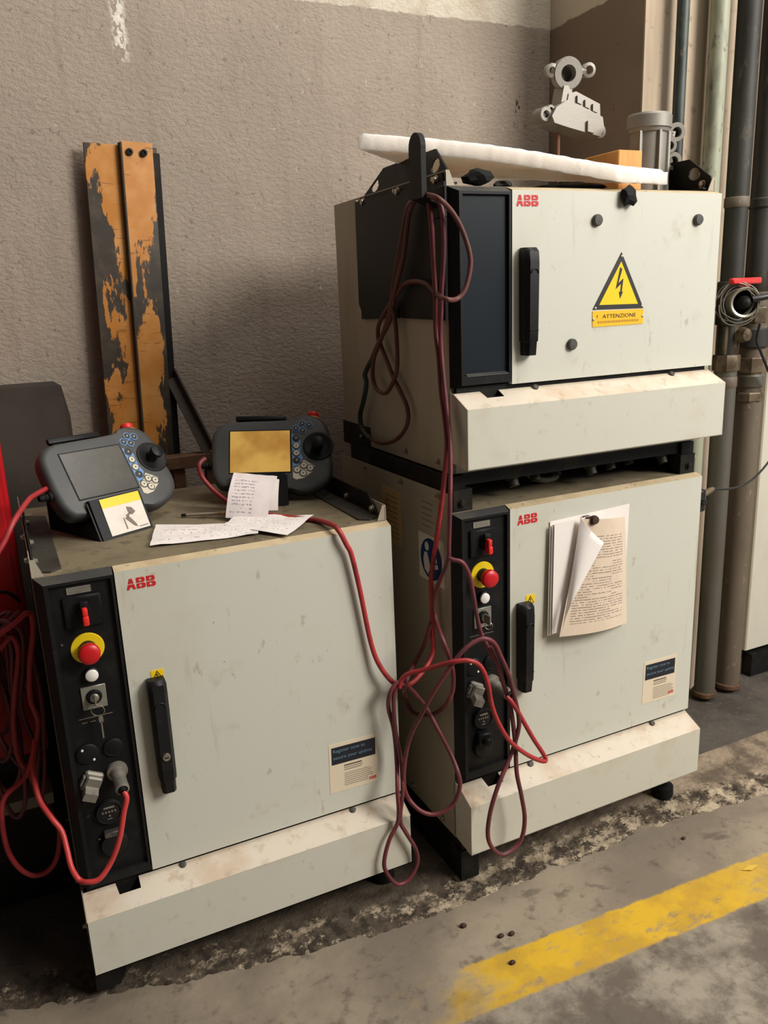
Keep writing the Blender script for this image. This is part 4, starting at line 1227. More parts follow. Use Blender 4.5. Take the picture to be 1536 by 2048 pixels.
def pendant(pos, R3, scale, screen_mat, label, hold_label, sticker):
    M = Matrix(((R3[0][0], R3[0][1], R3[0][2], 0), (R3[1][0], R3[1][1], R3[1][2], 0), (R3[2][0], R3[2][1], R3[2][2], 0), (0, 0, 0, 1)))
    root = empty('teach_pendant', pos, label, 'teach pendant', group='handheld pendants on the left cabinet')
    root.rotation_euler = M.to_euler()
    root.scale = (scale, scale, scale)
    # body: smooth outline, rounded front and back
    ol = [Vector((a, b, 0)) for a, b in OUT]
    closed = ol + ol[:1]
    sm = []
    n = len(ol)
    for i in range(n):
        p0, p1, p2, p3 = ol[i - 1], ol[i], ol[(i + 1) % n], ol[(i + 2) % n]
        for k in range(3):
            t = k / 3
            sm.append(.5 * ((2 * p1) + (p2 - p0) * t + (2 * p0 - 5 * p1 + 4 * p2 - p3) * t * t + (3 * p1 - p0 - 3 * p2 + p3) * t ** 3))
    cx, cy = .028, 0
    mb = MB()
    secs = [(.90, .0), (.955, -.0015), (.985, -.006), (1.0, -.014), (1.0, -.034), (.97, -.046), (.86, -.055)]
    N = len(sm)
    vs = []
    for s, z in secs:
        for p in sm:
            vs.append((cx + (p.x - cx) * s, cy + (p.y - cy) * s, z))
    fs = []
    for k in range(len(secs) - 1):
        fs += [(k * N + i, (k + 1) * N + i, (k + 1) * N + (i + 1) % N, k * N + (i + 1) % N) for i in range(N)]
    fs += [tuple(range(N)), tuple((len(secs) - 1) * N + i for i in range(N - 1, -1, -1))]
    mb.add(vs, fs)
    body = mb.build('body', 'pendant_grey', root, smooth=38)
    mb = MB()
    mb.box(-.0815, .0815, -.0615, .0615, -.001, .0012, 1, .0006)
    mb.box(-.0785, .0785, -.0585, .0585, .0005, .0016, 0)
    mb.build('screen', [screen_mat, 'joystick_black'], root, smooth=0)
    mb = MB()                                         # decal behind the keys: blue above, cream below
    up = [(a, b) for a, b in STICK]
    mb.ext([(a, b, .0004) for a, b in [(.083, .050), (.107, .030), (.106, -.004), (.112, -.022), (.100, -.040), (.085, -.046)]], (0, 0, .0005), 0)
    mb.ext([(a, b, .0004) for a, b in [(.085, -.048), (.101, -.042), (.114, -.026), (.142, -.044), (.136, -.060), (.112, -.078), (.093, -.081), (.085, -.076)]], (0, 0, .0005), 1)
    mb.build('key_decal', ['key_blue', 'key_light'], root, smooth=0)
    for a, b, k in KEYS:
        mb = MB()
        face, ring = {'b': (0, 1), 'd': (0, 0), 'l': (2, 0), 'r': (2, 0)}[k]
        mb.lathe([(.0100, .0004), (.0100, .0016), (.0092, .002), (.0080, .002)], (a, b, 0), (0, 0, 1), 18, ring)
        mb.lathe([(.0080, .0018), (.0076, .0028), (0, .003)], (a, b, 0), (0, 0, 1), 18, face)
        mb.lathe([(.0022, .0029), (.0020, .0034), (0, .0034)], (a, b, 0), (0, 0, 1), 6, 2 if face == 0 else 0)
        mb.build('key', ['key_dark', 'key_blue', 'key_light'], root)
    mb = MB()
    mb.lathe([(.041, .0003), (.040, .0024), (.037, .0030), (.030, .0012), (.018, .0006), (0, .0006)], (.153, .012, 0), (0, 0, 1), 32)
    joy = mb.build('joystick_well', 'joystick_black', root)
    mb = MB()
    mb.lathe([(.015, .0005), (.013, .008), (.009, .014), (.0085, .020), (.0155, .024), (.0165, .030), (.0155, .036), (.008, .0385), (0, .039)], (.151, .012, 0), (0, 0, 1), 24)
    mb.build('joystick', 'joystick_black', joy)
    mb = MB()
    mb.lathe([(.021, -.006), (.021, .003), (.017, .006)], (.140, .101, -.026), (.12, 1, .1), 24, 0)
    mb.lathe([(.012, .004), (.0155, .008), (.0165, .014), (.0145, .019), (0, .0205)], (.140, .101, -.026), (.12, 1, .1), 24, 1)
    mb.build('emergency_stop', ['wood_block', 'bright_red'], root)
    mb = MB()
    mb.box(-.068, .068, .106, .120, -.046, -.034, 0, .003, 2)
    mb.box(-.060, -.030, .070, .112, -.056, -.040, 0, .003)
    mb.box(.035, .060, .070, .112, -.056, -.040, 0, .003)
    mb.build('hand_strap', 'joystick_black', root)
    mb = MB()
    mb.lathe([(.012, 0), (.012, .012), (.008, .014), (.009, .02), (.0075, .022), (.0085, .028), (.0065, .034)], (-.122, -.028, -.022), (-1, 0, 0), 16)
    mb.build('cable_gland', 'rubber', root)
    # holder: low cradle with a sloping front lip
    nx = Vector((R3[0][2], R3[1][2], 0)).normalized()
    rx = Vector((-nx.y, nx.x, 0))
    hd = empty('pendant_holder', (pos[0], pos[1], .9150), hold_label, 'holder', group='pendant holders')
    dz = pos[2] - .9150

    def hp(r, h, z):
        v = rx * r + nx * h
        return (v.x, v.y, z)
    zz = lambda q: q + dz
    lip = [(.049, zz(-.046)), (.086, .001), (-.105, .001), (-.105, zz(.005)), (-.080, zz(.005)), (.008, zz(-.121)), (.050, zz(-.1)), (.058, zz(-.090)), (.037, zz(-.050))]
    mb = MB()
    mb.ext([hp(-.066, h, z) for h, z in lip], rx * .124)
    for r0 in (-.071, .058):
        mb.ext([hp(r0, h, z) for h, z in [(.046, zz(-.052)), (.082, .001), (-.112, .001), (-.112, zz(-.01)), (.0, zz(-.115)), (.058, zz(-.088))]], rx * .005)
    mb.build('cradle', 'joystick_black', hd, smooth=0)
    if sticker:
        a = Vector(hp(0, .049, zz(-.044)))
        b = Vector(hp(0, .086, .001))
        dn = (b - a)
        nn = rx.cross(dn).normalized()
        if nn.dot(nx) < 0:
            nn = -nn
        mb = MB()
        F = lambda u, w, o=.0006: a + rx * u + dn * w + nn * o
        mb.ext([F(-.044, .06), F(.054, .06), F(.054, .95), F(-.044, .95)], nn * .0006, 0)
        mb.add([F(-.044, .06, .0015), F(.054, .06, .0015), F(.054, .28, .0015), F(-.044, .28, .0015)], [(0, 1, 2, 3)], 1)
        for poly in ([(.012, .36), (.024, .40), (.030, .52), (.020, .58), (.012, .50)], [(.004, .56), (.016, .50), (.018, .54), (.006, .62)],
                     [(.000, .62), (.010, .58), (.022, .80), (.024, .88), (.016, .84)], [(-.004, .60), (-.002, .60), (-.001, .88), (-.004, .88)],
                     [(.028, .88), (.050, .88), (.050, .90), (.028, .90)]):
            pts = [F(u, w, .0018) for u, w in poly]
            mb.add(pts, [tuple(range(len(pts)))], 2)
        mb.build('holder_sticker', ['sticker_white', 'sticker_yellow', 'print_grey'], hd, smooth=0)
    return root


R1 = ((.897, -.235, .375), (.442, .506, -.741), (-.016, .83, .557))
R2 = ((.933, .217, -.287), (-.358, .494, -.792), (-.030, .842, .538))
pendant((.170, .306, 1.045), R1, .93, 'pendant_screen_dark', 'grey handheld pendant with a dark blank screen and joystick on the left cabinet',
        'black pendant holder with white and yellow sticker on its front', True)
pendant((.554, .370, 1.035), R2, .93, 'pendant_screen_gold', 'grey handheld pendant with a golden screen and joystick on the left cabinet',
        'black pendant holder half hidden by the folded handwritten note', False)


# ------------------------------------------------------------------ paper
def patch(name, corners, mat, bump=None, nu=10, nv=10, thick=.0004, parent=None, extra=None):
    """curved sheet through four corners (bl, br, tr, tl) with UV, closed by a thin back"""
    bl, br, tr, tl = [Vector(c) for c in corners]
    nrm = (br - bl).cross(tl - bl).normalized()
    vs, uv = [], []
    for side in (0, 1):
        for j in range(nv + 1):
            for i in range(nu + 1):
                u, v = i / nu, j / nv
                p = (bl * (1 - u) + br * u) * (1 - v) + (tl * (1 - u) + tr * u) * v
                if bump:
                    p = p + bump(u, v, nrm)
                vs.append(p - nrm * thick * side)
                uv.append((u, v))
    n1 = (nu + 1) * (nv + 1)
    fs = []
    for j in range(nv):
        for i in range(nu):
            a = j * (nu + 1) + i
            q = (a, a + 1, a + nu + 2, a + nu + 1)
            fs.append(q)
            fs.append(tuple(n1 + k for k in q[::-1]))
    rim = [i for i in range(nu + 1)] + [j * (nu + 1) + nu for j in range(1, nv + 1)] + [nv * (nu + 1) + i for i in range(nu - 1, -1, -1)] + [j * (nu + 1) for j in range(nv - 1, 0, -1)]
    for k in range(len(rim)):
        a, b = rim[k], rim[(k + 1) % len(rim)]
        fs.append((b, a, n1 + a, n1 + b))
    me = bpy.data.meshes.new(name)
    me.from_pydata([tuple(p) for p in vs], [], fs)
    ul = me.uv_layers.new(name='sheet')
    for lp in me.loops:
        ul.data[lp.index].uv = uv[lp.vertex_index]
    me.materials.append(MATS[mat])
    me.polygons.foreach_set('use_smooth', [True] * len(me.polygons))
    me.set_sharp_from_angle(angle=math.radians(50))
    me.update()
    o = bpy.data.objects.new(name, me)
    COL.objects.link(o)
    if parent:
        o.parent = parent
    return o


ZT = .9153
crumple = lambda a, f: (lambda u, v, n: n * (a * (mnoise.noise((u * f, v * f, 3.3)) + .6)))
tag(patch('note_sheet', [(.227, .095, ZT + .002), (.444, .059, ZT + .002), (.462, .112, ZT + .008), (.268, .253, ZT + .004)], 'crumpled_note', crumple(.006, 4)),
    'crumpled white note lying flat in front of the dark-screened pendant', 'paper', 'loose notes on the left cabinet')
tag(patch('note_sheet', [(.395, .150, ZT + .007), (.490, .007, ZT + .006), (.591, .117, ZT + .006), (.440, .215, ZT + .007)], 'crumpled_note', crumple(.005, 3)),
    'white pointed note lying on the right end of the other flat note', 'paper', 'loose notes on the left cabinet')
# folded note leaning against the holder of the golden-screened pendant
fn = empty('folded_note', (.47, .24, ZT), 'folded handwritten note leaning on the holder under the golden screen', 'paper')
o0 = Vector((.47, .24, ZT))
pc = lambda *p: Vector(p) - o0
patch('note_page', [pc(.415, .212, .924), pc(.493, .150, .923), pc(.553, .240, .995), pc(.461, .278, 1.009)], 'hand_note', lambda u, v, n: n * (.010 * math.sin(math.pi * v * .9) + .002 * mnoise.noise((u * 5, v * 5, 1))), parent=fn)
patch('note_page', [pc(.508, .215, .926), pc(.535, .200, .926), pc(.560, .252, .986), pc(.520, .270, .998)], 'paper', lambda u, v, n: n * (.004 * math.sin(math.pi * v)), parent=fn)
# pen
pen = empty('ballpoint_pen', (.40, .255, ZT + .012), 'slim clear ballpoint pen lying behind the flat notes', 'pen')
mb = MB()
a, b = Vector((-.061, .046, -.006)), Vector((.067, -.045, .004))
dv = (b - a).normalized()
mb.lathe([(0, 0), (.0036, .001), (.0036, .09), (.0034, .095)], a, dv, 10)
mb.build('barrel', 'print_fine', pen)
mb = MB()
mb.lathe([(.0038, -.004), (.0038, .008), (0, .0085)], a, dv, 10)
mb.build('end_cap', 'print_black', pen)
mb = MB()
mb.lathe([(.0036, .095), (.0036, .135), (.0028, .148), (.0006, .158)], a, dv, 10)
mb.build('tip', 'wood_block', pen)

# printed pages taped to the lower stacked door
def rl(x, z, y):
    c, s = math.cos(.0072), math.sin(.0072)
    return Vector((.8447 + c * x - s * y, -.0737 + s * x + c * y, .928 + z))


bk = empty('printed_booklet', rl(.36, -.20, 0), 'loose printed pages hanging from the door of the lower stacked cabinet', 'papers')
ob = rl(.36, -.20, 0)
q = lambda x, z, y: rl(x, z, y) - ob
patch('back_page', [q(.262, -.300, -.003), q(.478, -.322, -.004), q(.486, -.044, -.003), q(.250, -.052, -.003)], 'paper', parent=bk)
for k in range(3):
    e = .0035 * k
    patch('side_page', [q(.240 + e, -.330 + e, -.012 - .004 * k), q(.40, -.325, -.012 - .004 * k), q(.40, -.05, -.006 - .003 * k), q(.246 + e, -.062 + .004 * k, -.008 - .004 * k)], 'paper', lambda u, v, n: n * .004 * math.sin(math.pi * u), parent=bk)
patch('front_page', [q(.262, -.330, -.040), q(.486, -.350, -.020), q(.452, -.066, -.026), q(.318, -.050, -.030)], 'printed_page',
      lambda u, v, n: n * (.016 * math.sin(math.pi * u) * (1 - .3 * v) - .010 * (1 - v) * math.sin(math.pi * (1 - v) * .5)), 14, 14, parent=bk)
patch('folded_page', [q(.262, -.318, -.038), q(.288, -.225, -.052), q(.368, -.110, -.052), q(.316, -.046, -.030)], 'paper',
      lambda u, v, n: n * (.010 * math.sin(math.pi * u)), 12, 12, parent=bk)
mb = MB()
mb.lathe([(.010, 0), (.011, .006), (.009, .012), (0, .013)], q(.350, -.056, -.032), (0, -1, .1), 16)
mb.box(q(.340, 0, 0).x, q(.360, 0, 0).x, q(0, 0, -.036).y, q(0, 0, -.002).y, q(0, -.066, 0).z, q(0, -.052, 0).z, 0, .002)
mb.build('clip', 'debris_brown', bk)

# ------------------------------------------------------------------ things on top of the stack
UT = 1.600
fo = [Vector(c) for c in ((.762, .165, 1.697), (1.27, -.065, 1.610), (1.485, .010, 1.6190), (.985, .240, 1.655))]
NU, NV = 90, 44


def foam_pt(u, v, top):
    A, B, C_, D_ = fo
    p = (A * (1 - u) + B * u) * (1 - v) + (D_ * (1 - u) + C_ * u) * v
    p = p.copy()
    p.z += .010 * math.sin(math.pi * u) * (1 - v)
    e = min(u * NU, (1 - u) * NU, v * NV, (1 - v) * NV)
    nz_ = mnoise.noise((p.x * 45, p.y * 45, 5 if top else 0))
    if top:
        p.z += .032 - (.006 if e < 1 else .0)
    p.z += .0022 * nz_
    if e < 1:
        p.x += .003 * mnoise.noise((p.x * 90, p.y * 90, 7 + top))
        p.y += .004 * mnoise.noise((p.x * 90, p.y * 90, 11 + top))
    return p


mb = MB()
vs, fs = [], []
for top in (0, 1):
    for j in range(NV + 1):
        for i in range(NU + 1):
            vs.append(foam_pt(i / NU, j / NV, top))
n1 = (NU + 1) * (NV + 1)
for j in range(NV):
    for i in range(NU):
        a = j * (NU + 1) + i
        qd = (a, a + 1, a + NU + 2, a + NU + 1)
        fs += [qd[::-1], tuple(n1 + k for k in qd)]
rim = [i for i in range(NU + 1)] + [j * (NU + 1) + NU for j in range(1, NV + 1)] + [NV * (NU + 1) + i for i in range(NU - 1, -1, -1)] + [j * (NU + 1) for j in range(NV - 1, 0, -1)]
for k in range(len(rim)):
    a, b = rim[k], rim[(k + 1) % len(rim)]
    fs.append((a, b, n1 + b, n1 + a))
mb.add(vs, fs)
tag(mb.build('wadding_slab', 'wadding', smooth=60), 'thick white wadding slab lying tilted on top of the upper stacked cabinet', 'padding')

mb = MB(); mb.box(1.392, 1.464, .075, .20, UT + .0008, UT + .1030, 0, .002)
tag(mb.build('wooden_block', 'wood_block', smooth=30), 'pale orange wooden block standing behind the wadding slab', 'wood block')

ca = empty('aluminium_casting', (1.518, .120, UT + .001), 'cylindrical aluminium casting with round flange and three bosses on its right', 'casting')
mb = MB()
mb.lathe([(0, 0), (.043, 0), (.043, .148), (.047, .150), (.049, .157), (.053, .159), (.053, .186), (.050, .191), (.042, .191), (.041, .165), (0, .163)], (0, 0, 0), (.01, -.02, 1), 40)
mb.build('flanged_cylinder', 'cast_aluminium', ca, smooth=30)
for a in (3.7, 4.6, 5.4):
    mb = MB()
    mb.ext([(.041 * math.cos(a) - .003, .041 * math.sin(a), .01), (.041 * math.cos(a) + .003, .041 * math.sin(a), .01), (.041 * math.cos(a) + .003, .041 * math.sin(a), .15), (.041 * math.cos(a) - .003, .041 * math.sin(a), .15)], (.012 * math.cos(a), .012 * math.sin(a), 0))
    mb.build('rib', 'cast_aluminium', ca, smooth=0)
for bx, bz, br_ in ((.060, .149, .022), (.040, .118, .018), (.054, .083, .021)):
    mb = MB()
    d = Vector((-.35, -1, -.1))
    c = Vector((bx, -.032, bz))
    mb.lathe([(br_ * .9, -.05), (br_, -.01), (br_, .006), (br_ * .93, .008), (br_ * .55, .008), (br_ * .5, .006), (br_ * .5, -.012)], c, d, 24, 0)
    mb.lathe([(br_ * .5, -.010), (0, -.010)], c, d, 20, 1)
    mb.build('boss', ['cast_aluminium', 'cast_bore'], ca, smooth=35)
mb = MB()
mb.tube([(.030, -.01, .15), (.058, -.026, .147), (.044, -.026, .118), (.052, -.026, .085), (.030, -.01, .07)], .009, 8)
mb.build('boss_web', 'cast_aluminium', ca)

cb = empty('aluminium_casting', (1.36, .22, UT + .001), 'aluminium bracket casting with an eared ring on top, propped up behind the wadding', 'casting')
Pz = lambda x, y, z: Vector((x - 1.36, y - .22, z - UT - .001))
mb = MB()
mb.cyl(Pz(1.336, .235, UT + .001), Pz(1.336, .235, 1.765), .006, None, 10)
mb.build('prop_rod', 'rusty_rod', cb)
mb = MB()
mb.cyl(Pz(1.336, .235, UT + .001), Pz(1.336, .235, UT + .010), .035, None, 20)
mb.build('prop_foot', 'rusty_rod', cb)


def slab_xz(mb, pts, y0, y1, m=0):
    mb.ext([Pz(x, y0, z) for x, z in pts], (0, y1 - y0, 0), m)


mb = MB()
slab_xz(mb, [(1.292, 1.795), (1.305, 1.815), (1.335, 1.832), (1.372, 1.824), (1.446, 1.800), (1.452, 1.772), (1.440, 1.755), (1.34, 1.772), (1.300, 1.780)], .20, .262)
slab_xz(mb, [(1.345, 1.826), (1.350, 1.850), (1.372, 1.856), (1.446, 1.832), (1.448, 1.805), (1.372, 1.822)], .212, .262)
for k in range(3):
    slab_xz(mb, [(1.372 + k * .024, 1.846 - k * .008), (1.386 + k * .024, 1.842 - k * .008), (1.386 + k * .024, 1.826 - k * .008), (1.372 + k * .024, 1.830 - k * .008)], .206, .214)
slab_xz(mb, [(1.330, 1.83), (1.338, 1.868), (1.362, 1.868), (1.362, 1.83)], .215, .255)
slab_xz(mb, [(1.395, 1.788), (1.416, 1.783), (1.416, 1.760), (1.395, 1.764)], .193, .21)
mb.build('housing', 'cast_aluminium', cb, smooth=0)
for x, z, r in ((1.286, 1.802, .017), (1.300, 1.812, .012), (1.452, 1.770, .017), (1.443, 1.788, .012)):
    mb = MB()
    c = Pz(x, .232, z)
    mb.lathe([(r, -.018), (r, .018), (r * .9, .020), (r * .5, .020), (r * .45, .012)], c, (-.1, -1, -.05), 20, 0)
    mb.lathe([(r * .47, .012), (0, .012)], c, (-.1, -1, -.05), 16, 1)
    mb.build('ear', ['cast_aluminium', 'cast_bore'], cb, smooth=35)
mb = MB()
c = Pz(1.352, .225, 1.896)
d = Vector((-.25, -1, -.12)).normalized()
mb.lathe([(.036, -.012), (.037, .010), (.035, .013), (.019, .013), (.018, .010), (.018, -.012)], c, d, 32, 0)
mb.lathe([(.018, -.011), (0, -.011)], c, d, 20, 1)
mb.lathe([(.016, -.010), (.016, .008), (.008, .010), (.007, .004)], c + Vector((-.040, .008, .006)), d, 18, 0)
mb.lathe([(.017, -.010), (.017, .008), (.010, .010), (.009, .004)], c + Vector((.058, -.008, .010)), d, 18, 0)
mb.tube([c + Vector((.02, 0, .004)), c + Vector((.05, -.006, .008))], .010, 8)
mb.build('flange_ring', ['cast_aluminium', 'cast_bore'], cb, smooth=35)

# rag and scraps on the top edge
def lump(name, c, r, mat, label, cat, seed):
    bm = bmesh.new()
    bmesh.ops.create_icosphere(bm, subdivisions=2, radius=1)
    for v in bm.verts:
        k = 1 + .45 * mnoise.noise(v.co * 1.3 + Vector((seed, 0, 0)))
        v.co = Vector((v.co.x * r[0] * k, v.co.y * r[1] * k, v.co.z * r[2] * k))
    zmin = min(v.co.z for v in bm.verts)
    me = bpy.data.meshes.new(name)
    bm.to_mesh(me); bm.free()
    me.materials.append(MATS[mat])
    o = bpy.data.objects.new(name, me)
    COL.objects.link(o)
    o.location = (c[0], c[1], c[2] - zmin)
    return tag(o, label, cat)


lump('dirt_clod', (1.300, -.068, 1.560), (.020, .013, .022), 'rubber', 'black clod clinging to the upper edge of the upper stacked door', 'dirt clod', 3.3)
lump('rag_scrap', (.945, -.015, UT + .001), (.030, .022, .016), 'rubber', 'crumpled black scrap on the cabinet top next to the left lifting bracket', 'scrap', 8.1)
lump('rag_scrap', (1.015, .0, UT + .001), (.022, .020, .008), 'dark_metal', 'flat dark scrap under the middle of the wadding slab', 'scrap', 5.1)
lump('rag_scrap', (1.215, .03, UT + .001), (.085, .05, .010), 'dark_metal', 'long dark rag under the right half of the wadding slab', 'rag', 1.7)

# ------------------------------------------------------------------ leaning steel and boards behind the left cabinet
po = empty('guard_post', (.219, .70, 0.0), 'tall flaked orange and black steel post leaning on the wall', 'steel post')
po.rotation_euler = (-math.radians(1.6), math.radians(2.3), 0)
mb = MB()
mb.box(-.012, .170, .03, .038, 0.002, 1.800, 0, .001)
mb.build('back_plate', 'flaked_orange', po, smooth=0)
mb = MB()
mb.ext([(.072, .030, .002), (.076, .012, .002), (.080, .012, .002), (.082, .034, .002)], (0, 0, 1.802))
mb.build('ridge', 'board_dark', po, smooth=0)
mb = MB()
mb.ext([(.078, .016, .002), (.158, .022, .002), (.158, .030, .002), (.078, .028, .002)], (0, 0, 1.806))
mb.build('angle_face', 'flaked_orange', po, smooth=0)
for x in (.098, .134):
    mb = MB()
    mb.lathe([(.009, 0), (.009, .006), (.0045, .007), (.0045, .003), (0, .003)], (x, .018, 1.782), (0, -1, 0), 14)
    mb.build('bolt', 'dark_metal', po)
mb = MB()
mb.box(.158, .176, .026, .040, .002, 1.786, 0, .001)
mb.build('edge_strip', 'dark_metal', po, smooth=0)

lb = empty('flat_bar', (.505, .70, .9915), 'dark flat steel bar leaning at a slant beside the orange post', 'steel bar')
mb = MB()
a, b = Vector((-.004, -.008, .004)), Vector((-.076, .075, .225))
dv = (b - a).normalized()
sd = dv.cross(Vector((0, 1, 0))).normalized()
mb.ext([a - sd * .018, a + sd * .018, b + sd * .018, b - sd * .018], (0, -.008, 0))
mb.build('bar', 'board_dark', lb, smooth=0)
mb = MB()
mb.ext([a - sd * .018 + Vector((0, -.008, 0)), a - sd * .013 + Vector((0, -.008, 0)), b - sd * .013 + Vector((0, -.008, 0)), b - sd * .018 + Vector((0, -.008, 0))], (0, -.018, 0))
mb.build('bar_flange', 'board_dark', lb, smooth=0)

rb = empty('rusty_trestle', (.43, .70, 0), 'low rusty steel trestle behind the two pendants', 'trestle')
mb = MB(); mb.box(-.05, .11, -.02, .03, .955, .990, 0, .002); mb.build('crossbar', 'rust_brown', rb, smooth=0)
for x in (-.03, .06):
    mb = MB(); mb.box(x, x + .03, -.01, .02, .002, .955); mb.build('leg', 'rust_brown', rb, smooth=0)

mb = MB()
mb.ext([(-.30, .74, .002), (.160, .74, .002), (.158, .748, 1.12), (.146, .75, 1.20), (.128, .752, 1.212), (-.30, .752, 1.212)], (0, .012, 0))
tag(mb.build('dark_board', 'board_dark', smooth=0), 'dark board with a rounded corner leaning on the wall behind the red cabinet', 'board')

rc = empty('red_cabinet', (-.20, .47, 0), 'red painted steel cabinet at the left edge, behind the hanging cables', 'cabinet')
mb = MB(); mb.box(-.30, .182, -.17, .22, .42, 1.14, 0, .006); mb.build('body', 'red_cabinet_paint', rc, smooth=30)
mb = MB(); mb.box(-.28, .17, -.178, -.168, .46, 1.10, 0, .003); mb.build('door', 'red_cabinet_paint', rc, smooth=30)
mb = MB(); mb.box(-.29, .17, -.10, .21, .002, .42); mb.build('base', 'dark_metal', rc, smooth=0)
mb = MB(); mb.box(-.30, .175, -.17, -.10, .285, .312); mb.build('base_rail', 'ledge_grey', rc, smooth=0)
mb = MB(); mb.tube(spline([(.06, -.175, .80), (.075, -.22, .81), (.10, -.235, .835), (.15, -.235, .83), (.172, -.22, .80)], 4), .004, 8); mb.build('cable_tie', 'rubber', rc)

# ------------------------------------------------------------------ pipes on the column
def pipe(x, y, r, z0_, z1_, mat, label, fittings=(), upper=None):
    root = empty('pipe', (x, y, z0_), label, 'pipe', group='vertical pipes on the column')
    mb = MB()
    zs = upper[0] if upper else z1_
    mb.cyl((0, 0, 0), (0, 0, zs - z0_), r, None, 24)
    mb.build('pipe_run', mat, root)
    if upper:
        mb = MB()
        mb.cyl((0, 0, zs - z0_), (0, 0, z1_ - z0_), upper[1], None, 24)
        mb.build('pipe_run', upper[2], root)
    for zc, h, rr, sides, mt in fittings:
        mb = MB()
        mb.lathe([(0, -h / 2), (rr * .94, -h / 2), (rr, -h / 2 + .004), (rr, h / 2 - .004), (rr * .94, h / 2), (0, h / 2)], (0, 0, zc - z0_), (0, 0, 1), sides)
        mb.build('fitting', mt, root, smooth=30)
    return root


pipe(1.842, .352, .017, 0, 3.4, 'pipe_green', 'thin dark green pipe, leftmost of the four on the column')
pipe(1.972, .345, .026, 0, 3.4, 'pipe_pale', 'pale flaking green pipe between the two dark ones')
pA = pipe(2.058, .320, .034, 0.03, 3.4, 'pipe_zinc', 'dark pipe with the red lever valve, third from the corner',
          [(1.22, .09, .036, 6, 'valve_brass'), (1.15, .05, .041, 8, 'valve_brass'), (1.09, .035, .036, 24, 'pipe_rust'), (1.33, .13, .040, 24, 'pipe_dark'), (1.62, .03, .036, 24, 'pipe_rust'), (.02, .02, .040, 24, 'rust_brown')], (1.16, .033, 'pipe_dark'))
mb = MB()
mb.box(-.075, .045, -.075, -.055, 1.385 - .03, 1.403 - .03, 0, .004)
mb.cyl((0, -.065, 1.355), (0, -.02, 1.335), .008, None, 12)
mb.build('valve_lever', 'bright_red', pA)
mb = MB()
mb.lathe([(0, -.02), (.022, -.02), (.024, .0), (.018, .016), (0, .02)], (.015, -.045, 1.205), (0, -1, 0), 16)
mb.build('valve_knob', 'valve_brass', pA)
pB = pipe(2.178, .330, .040, 0.03, 3.4, 'pipe_rust', 'rusty brown pipe with stacked couplings, nearest the far pale cabinet',
          [(1.39, .07, .036, 24, 'valve_brass'), (1.29, .05, .044, 8, 'valve_brass'), (1.22, .06, .050, 24, 'pipe_dark'), (1.135, .05, .046, 8, 'valve_brass'), (1.085, .04, .044, 24, 'pipe_zinc'), (1.035, .03, .046, 8, 'valve_brass'), (1.62, .03, .040, 24, 'pipe_dark'), (.02, .02, .047, 24, 'rust_brown')], (1.36, .036, 'pipe_dark'))

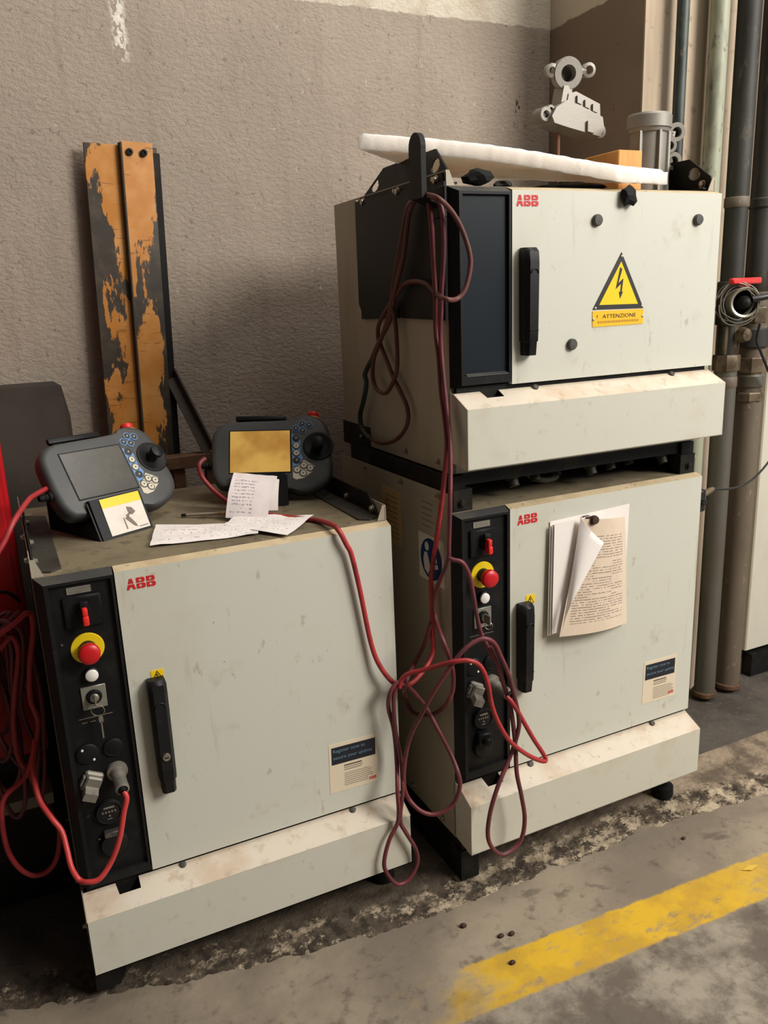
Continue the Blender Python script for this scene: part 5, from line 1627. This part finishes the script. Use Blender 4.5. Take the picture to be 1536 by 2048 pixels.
cp = empty('hose_coupling', (2.035, .25, 1.332), 'round grey hose coupling with a black rod, wrapped in loose wire', 'coupling')
d = Vector((-.55, -1, 0)).normalized()
mb = MB()
mb.lathe([(.042, -.03), (.045, -.006), (.045, .014), (.042, .018), (.036, .016), (.035, -.02)], (0, 0, 0), d, 32, 0)
mb.lathe([(.035, -.018), (0, -.018)], (0, 0, 0), d, 24, 1)
mb.build('coupling_ring', ['zinc', 'rubber'], cp, smooth=35)
mb = MB()
mb.lathe([(.022, -.02), (.020, .01), (.012, .03), (0, .034)], (0, 0, 0), d, 20)
mb.build('coupling_core', 'dark_metal', cp)
mb = MB()
mb.tube([(.0, -.03, .008), (.04, -.052, .016), (.16, -.056, .020), (.34, -.05, .022)], .0095, 12)
mb.build('rod', 'cable_black', cp)
mb = MB()
rnd = random.Random(4)
pth = []
for k in range(90):
    a = k * .42
    R_ = .049 + .011 * math.sin(k * .37) + .006 * rnd.random()
    u, w = mb.frame(d)
    pth.append(Vector((-.022, .006, -.004)) + (u * math.cos(a) + w * math.sin(a) * 1.05) * R_ + d * (.012 * math.sin(k * .23)))
mb.tube(spline(pth, 2), .0016, 5)
mb.build('wire_wrap', 'connector_grey', cp)
mb = MB()
mb.tube(spline([(2.076, .22, 1.27), (2.085, .235, 1.22), (2.12, .25, 1.188), (2.162, .25, 1.124), (2.23, .26, 1.04)], 6), .004, 8)
tag(mb.build('black_wire', 'cable_black'), 'thin black wire running down right from the hose coupling', 'wire')

# far pale cabinet by the column
fc = empty('pale_cabinet', (2.62, .40, 0), 'pale tall cabinet on a black base at the right edge beyond the pipes', 'cabinet')
mb = MB(); mb.box(-.325, .35, -.04, -.01, .10, 1.95, 0, .004); mb.build('door', 'far_cabinet_paint', fc, smooth=30)
mb = MB(); mb.box(-.33, .36, -.012, -.0085, .06, 2.0); mb.build('back_frame', 'dark_metal', fc, smooth=0)
mb = MB(); mb.box(-.30, .35, -.05, -.009, .002, .085); mb.build('base', 'dark_metal', fc, smooth=0)

# ------------------------------------------------------------------ litter on the floor
mb = MB()
mb.ext([(1.485, -.349, -.0185), (1.505, -.362, -.017), (1.532, -.358, -.014), (1.512, -.347, -.016)], (0, 0, .001))
tag(mb.build('dry_leaf', 'leaf_yellow', smooth=0), 'small dry yellow leaf on the yellow floor line', 'leaf')
for (x, y), r, lab in (((.841, -.250), .007, 'small dark crumb on the pale floor, left one of the pair above the yellow line'),
                       ((.866, -.256), .007, 'small dark crumb on the pale floor, right one of the pair above the yellow line'),
                       ((.821, -.325), .007, 'dark crumb lying on the yellow floor line'),
                       ((.783, -.184), .008, 'dark crumb close to the foot of the kerb below the gap'),
                       ((1.451, -.192), .006, 'brown crumb at the foot of the kerb below the lower stacked cabinet')):
    lump('crumb', (x, y, -.0205), (r, r * .8, r * .6), 'debris_brown', lab, 'crumb', x * 9)
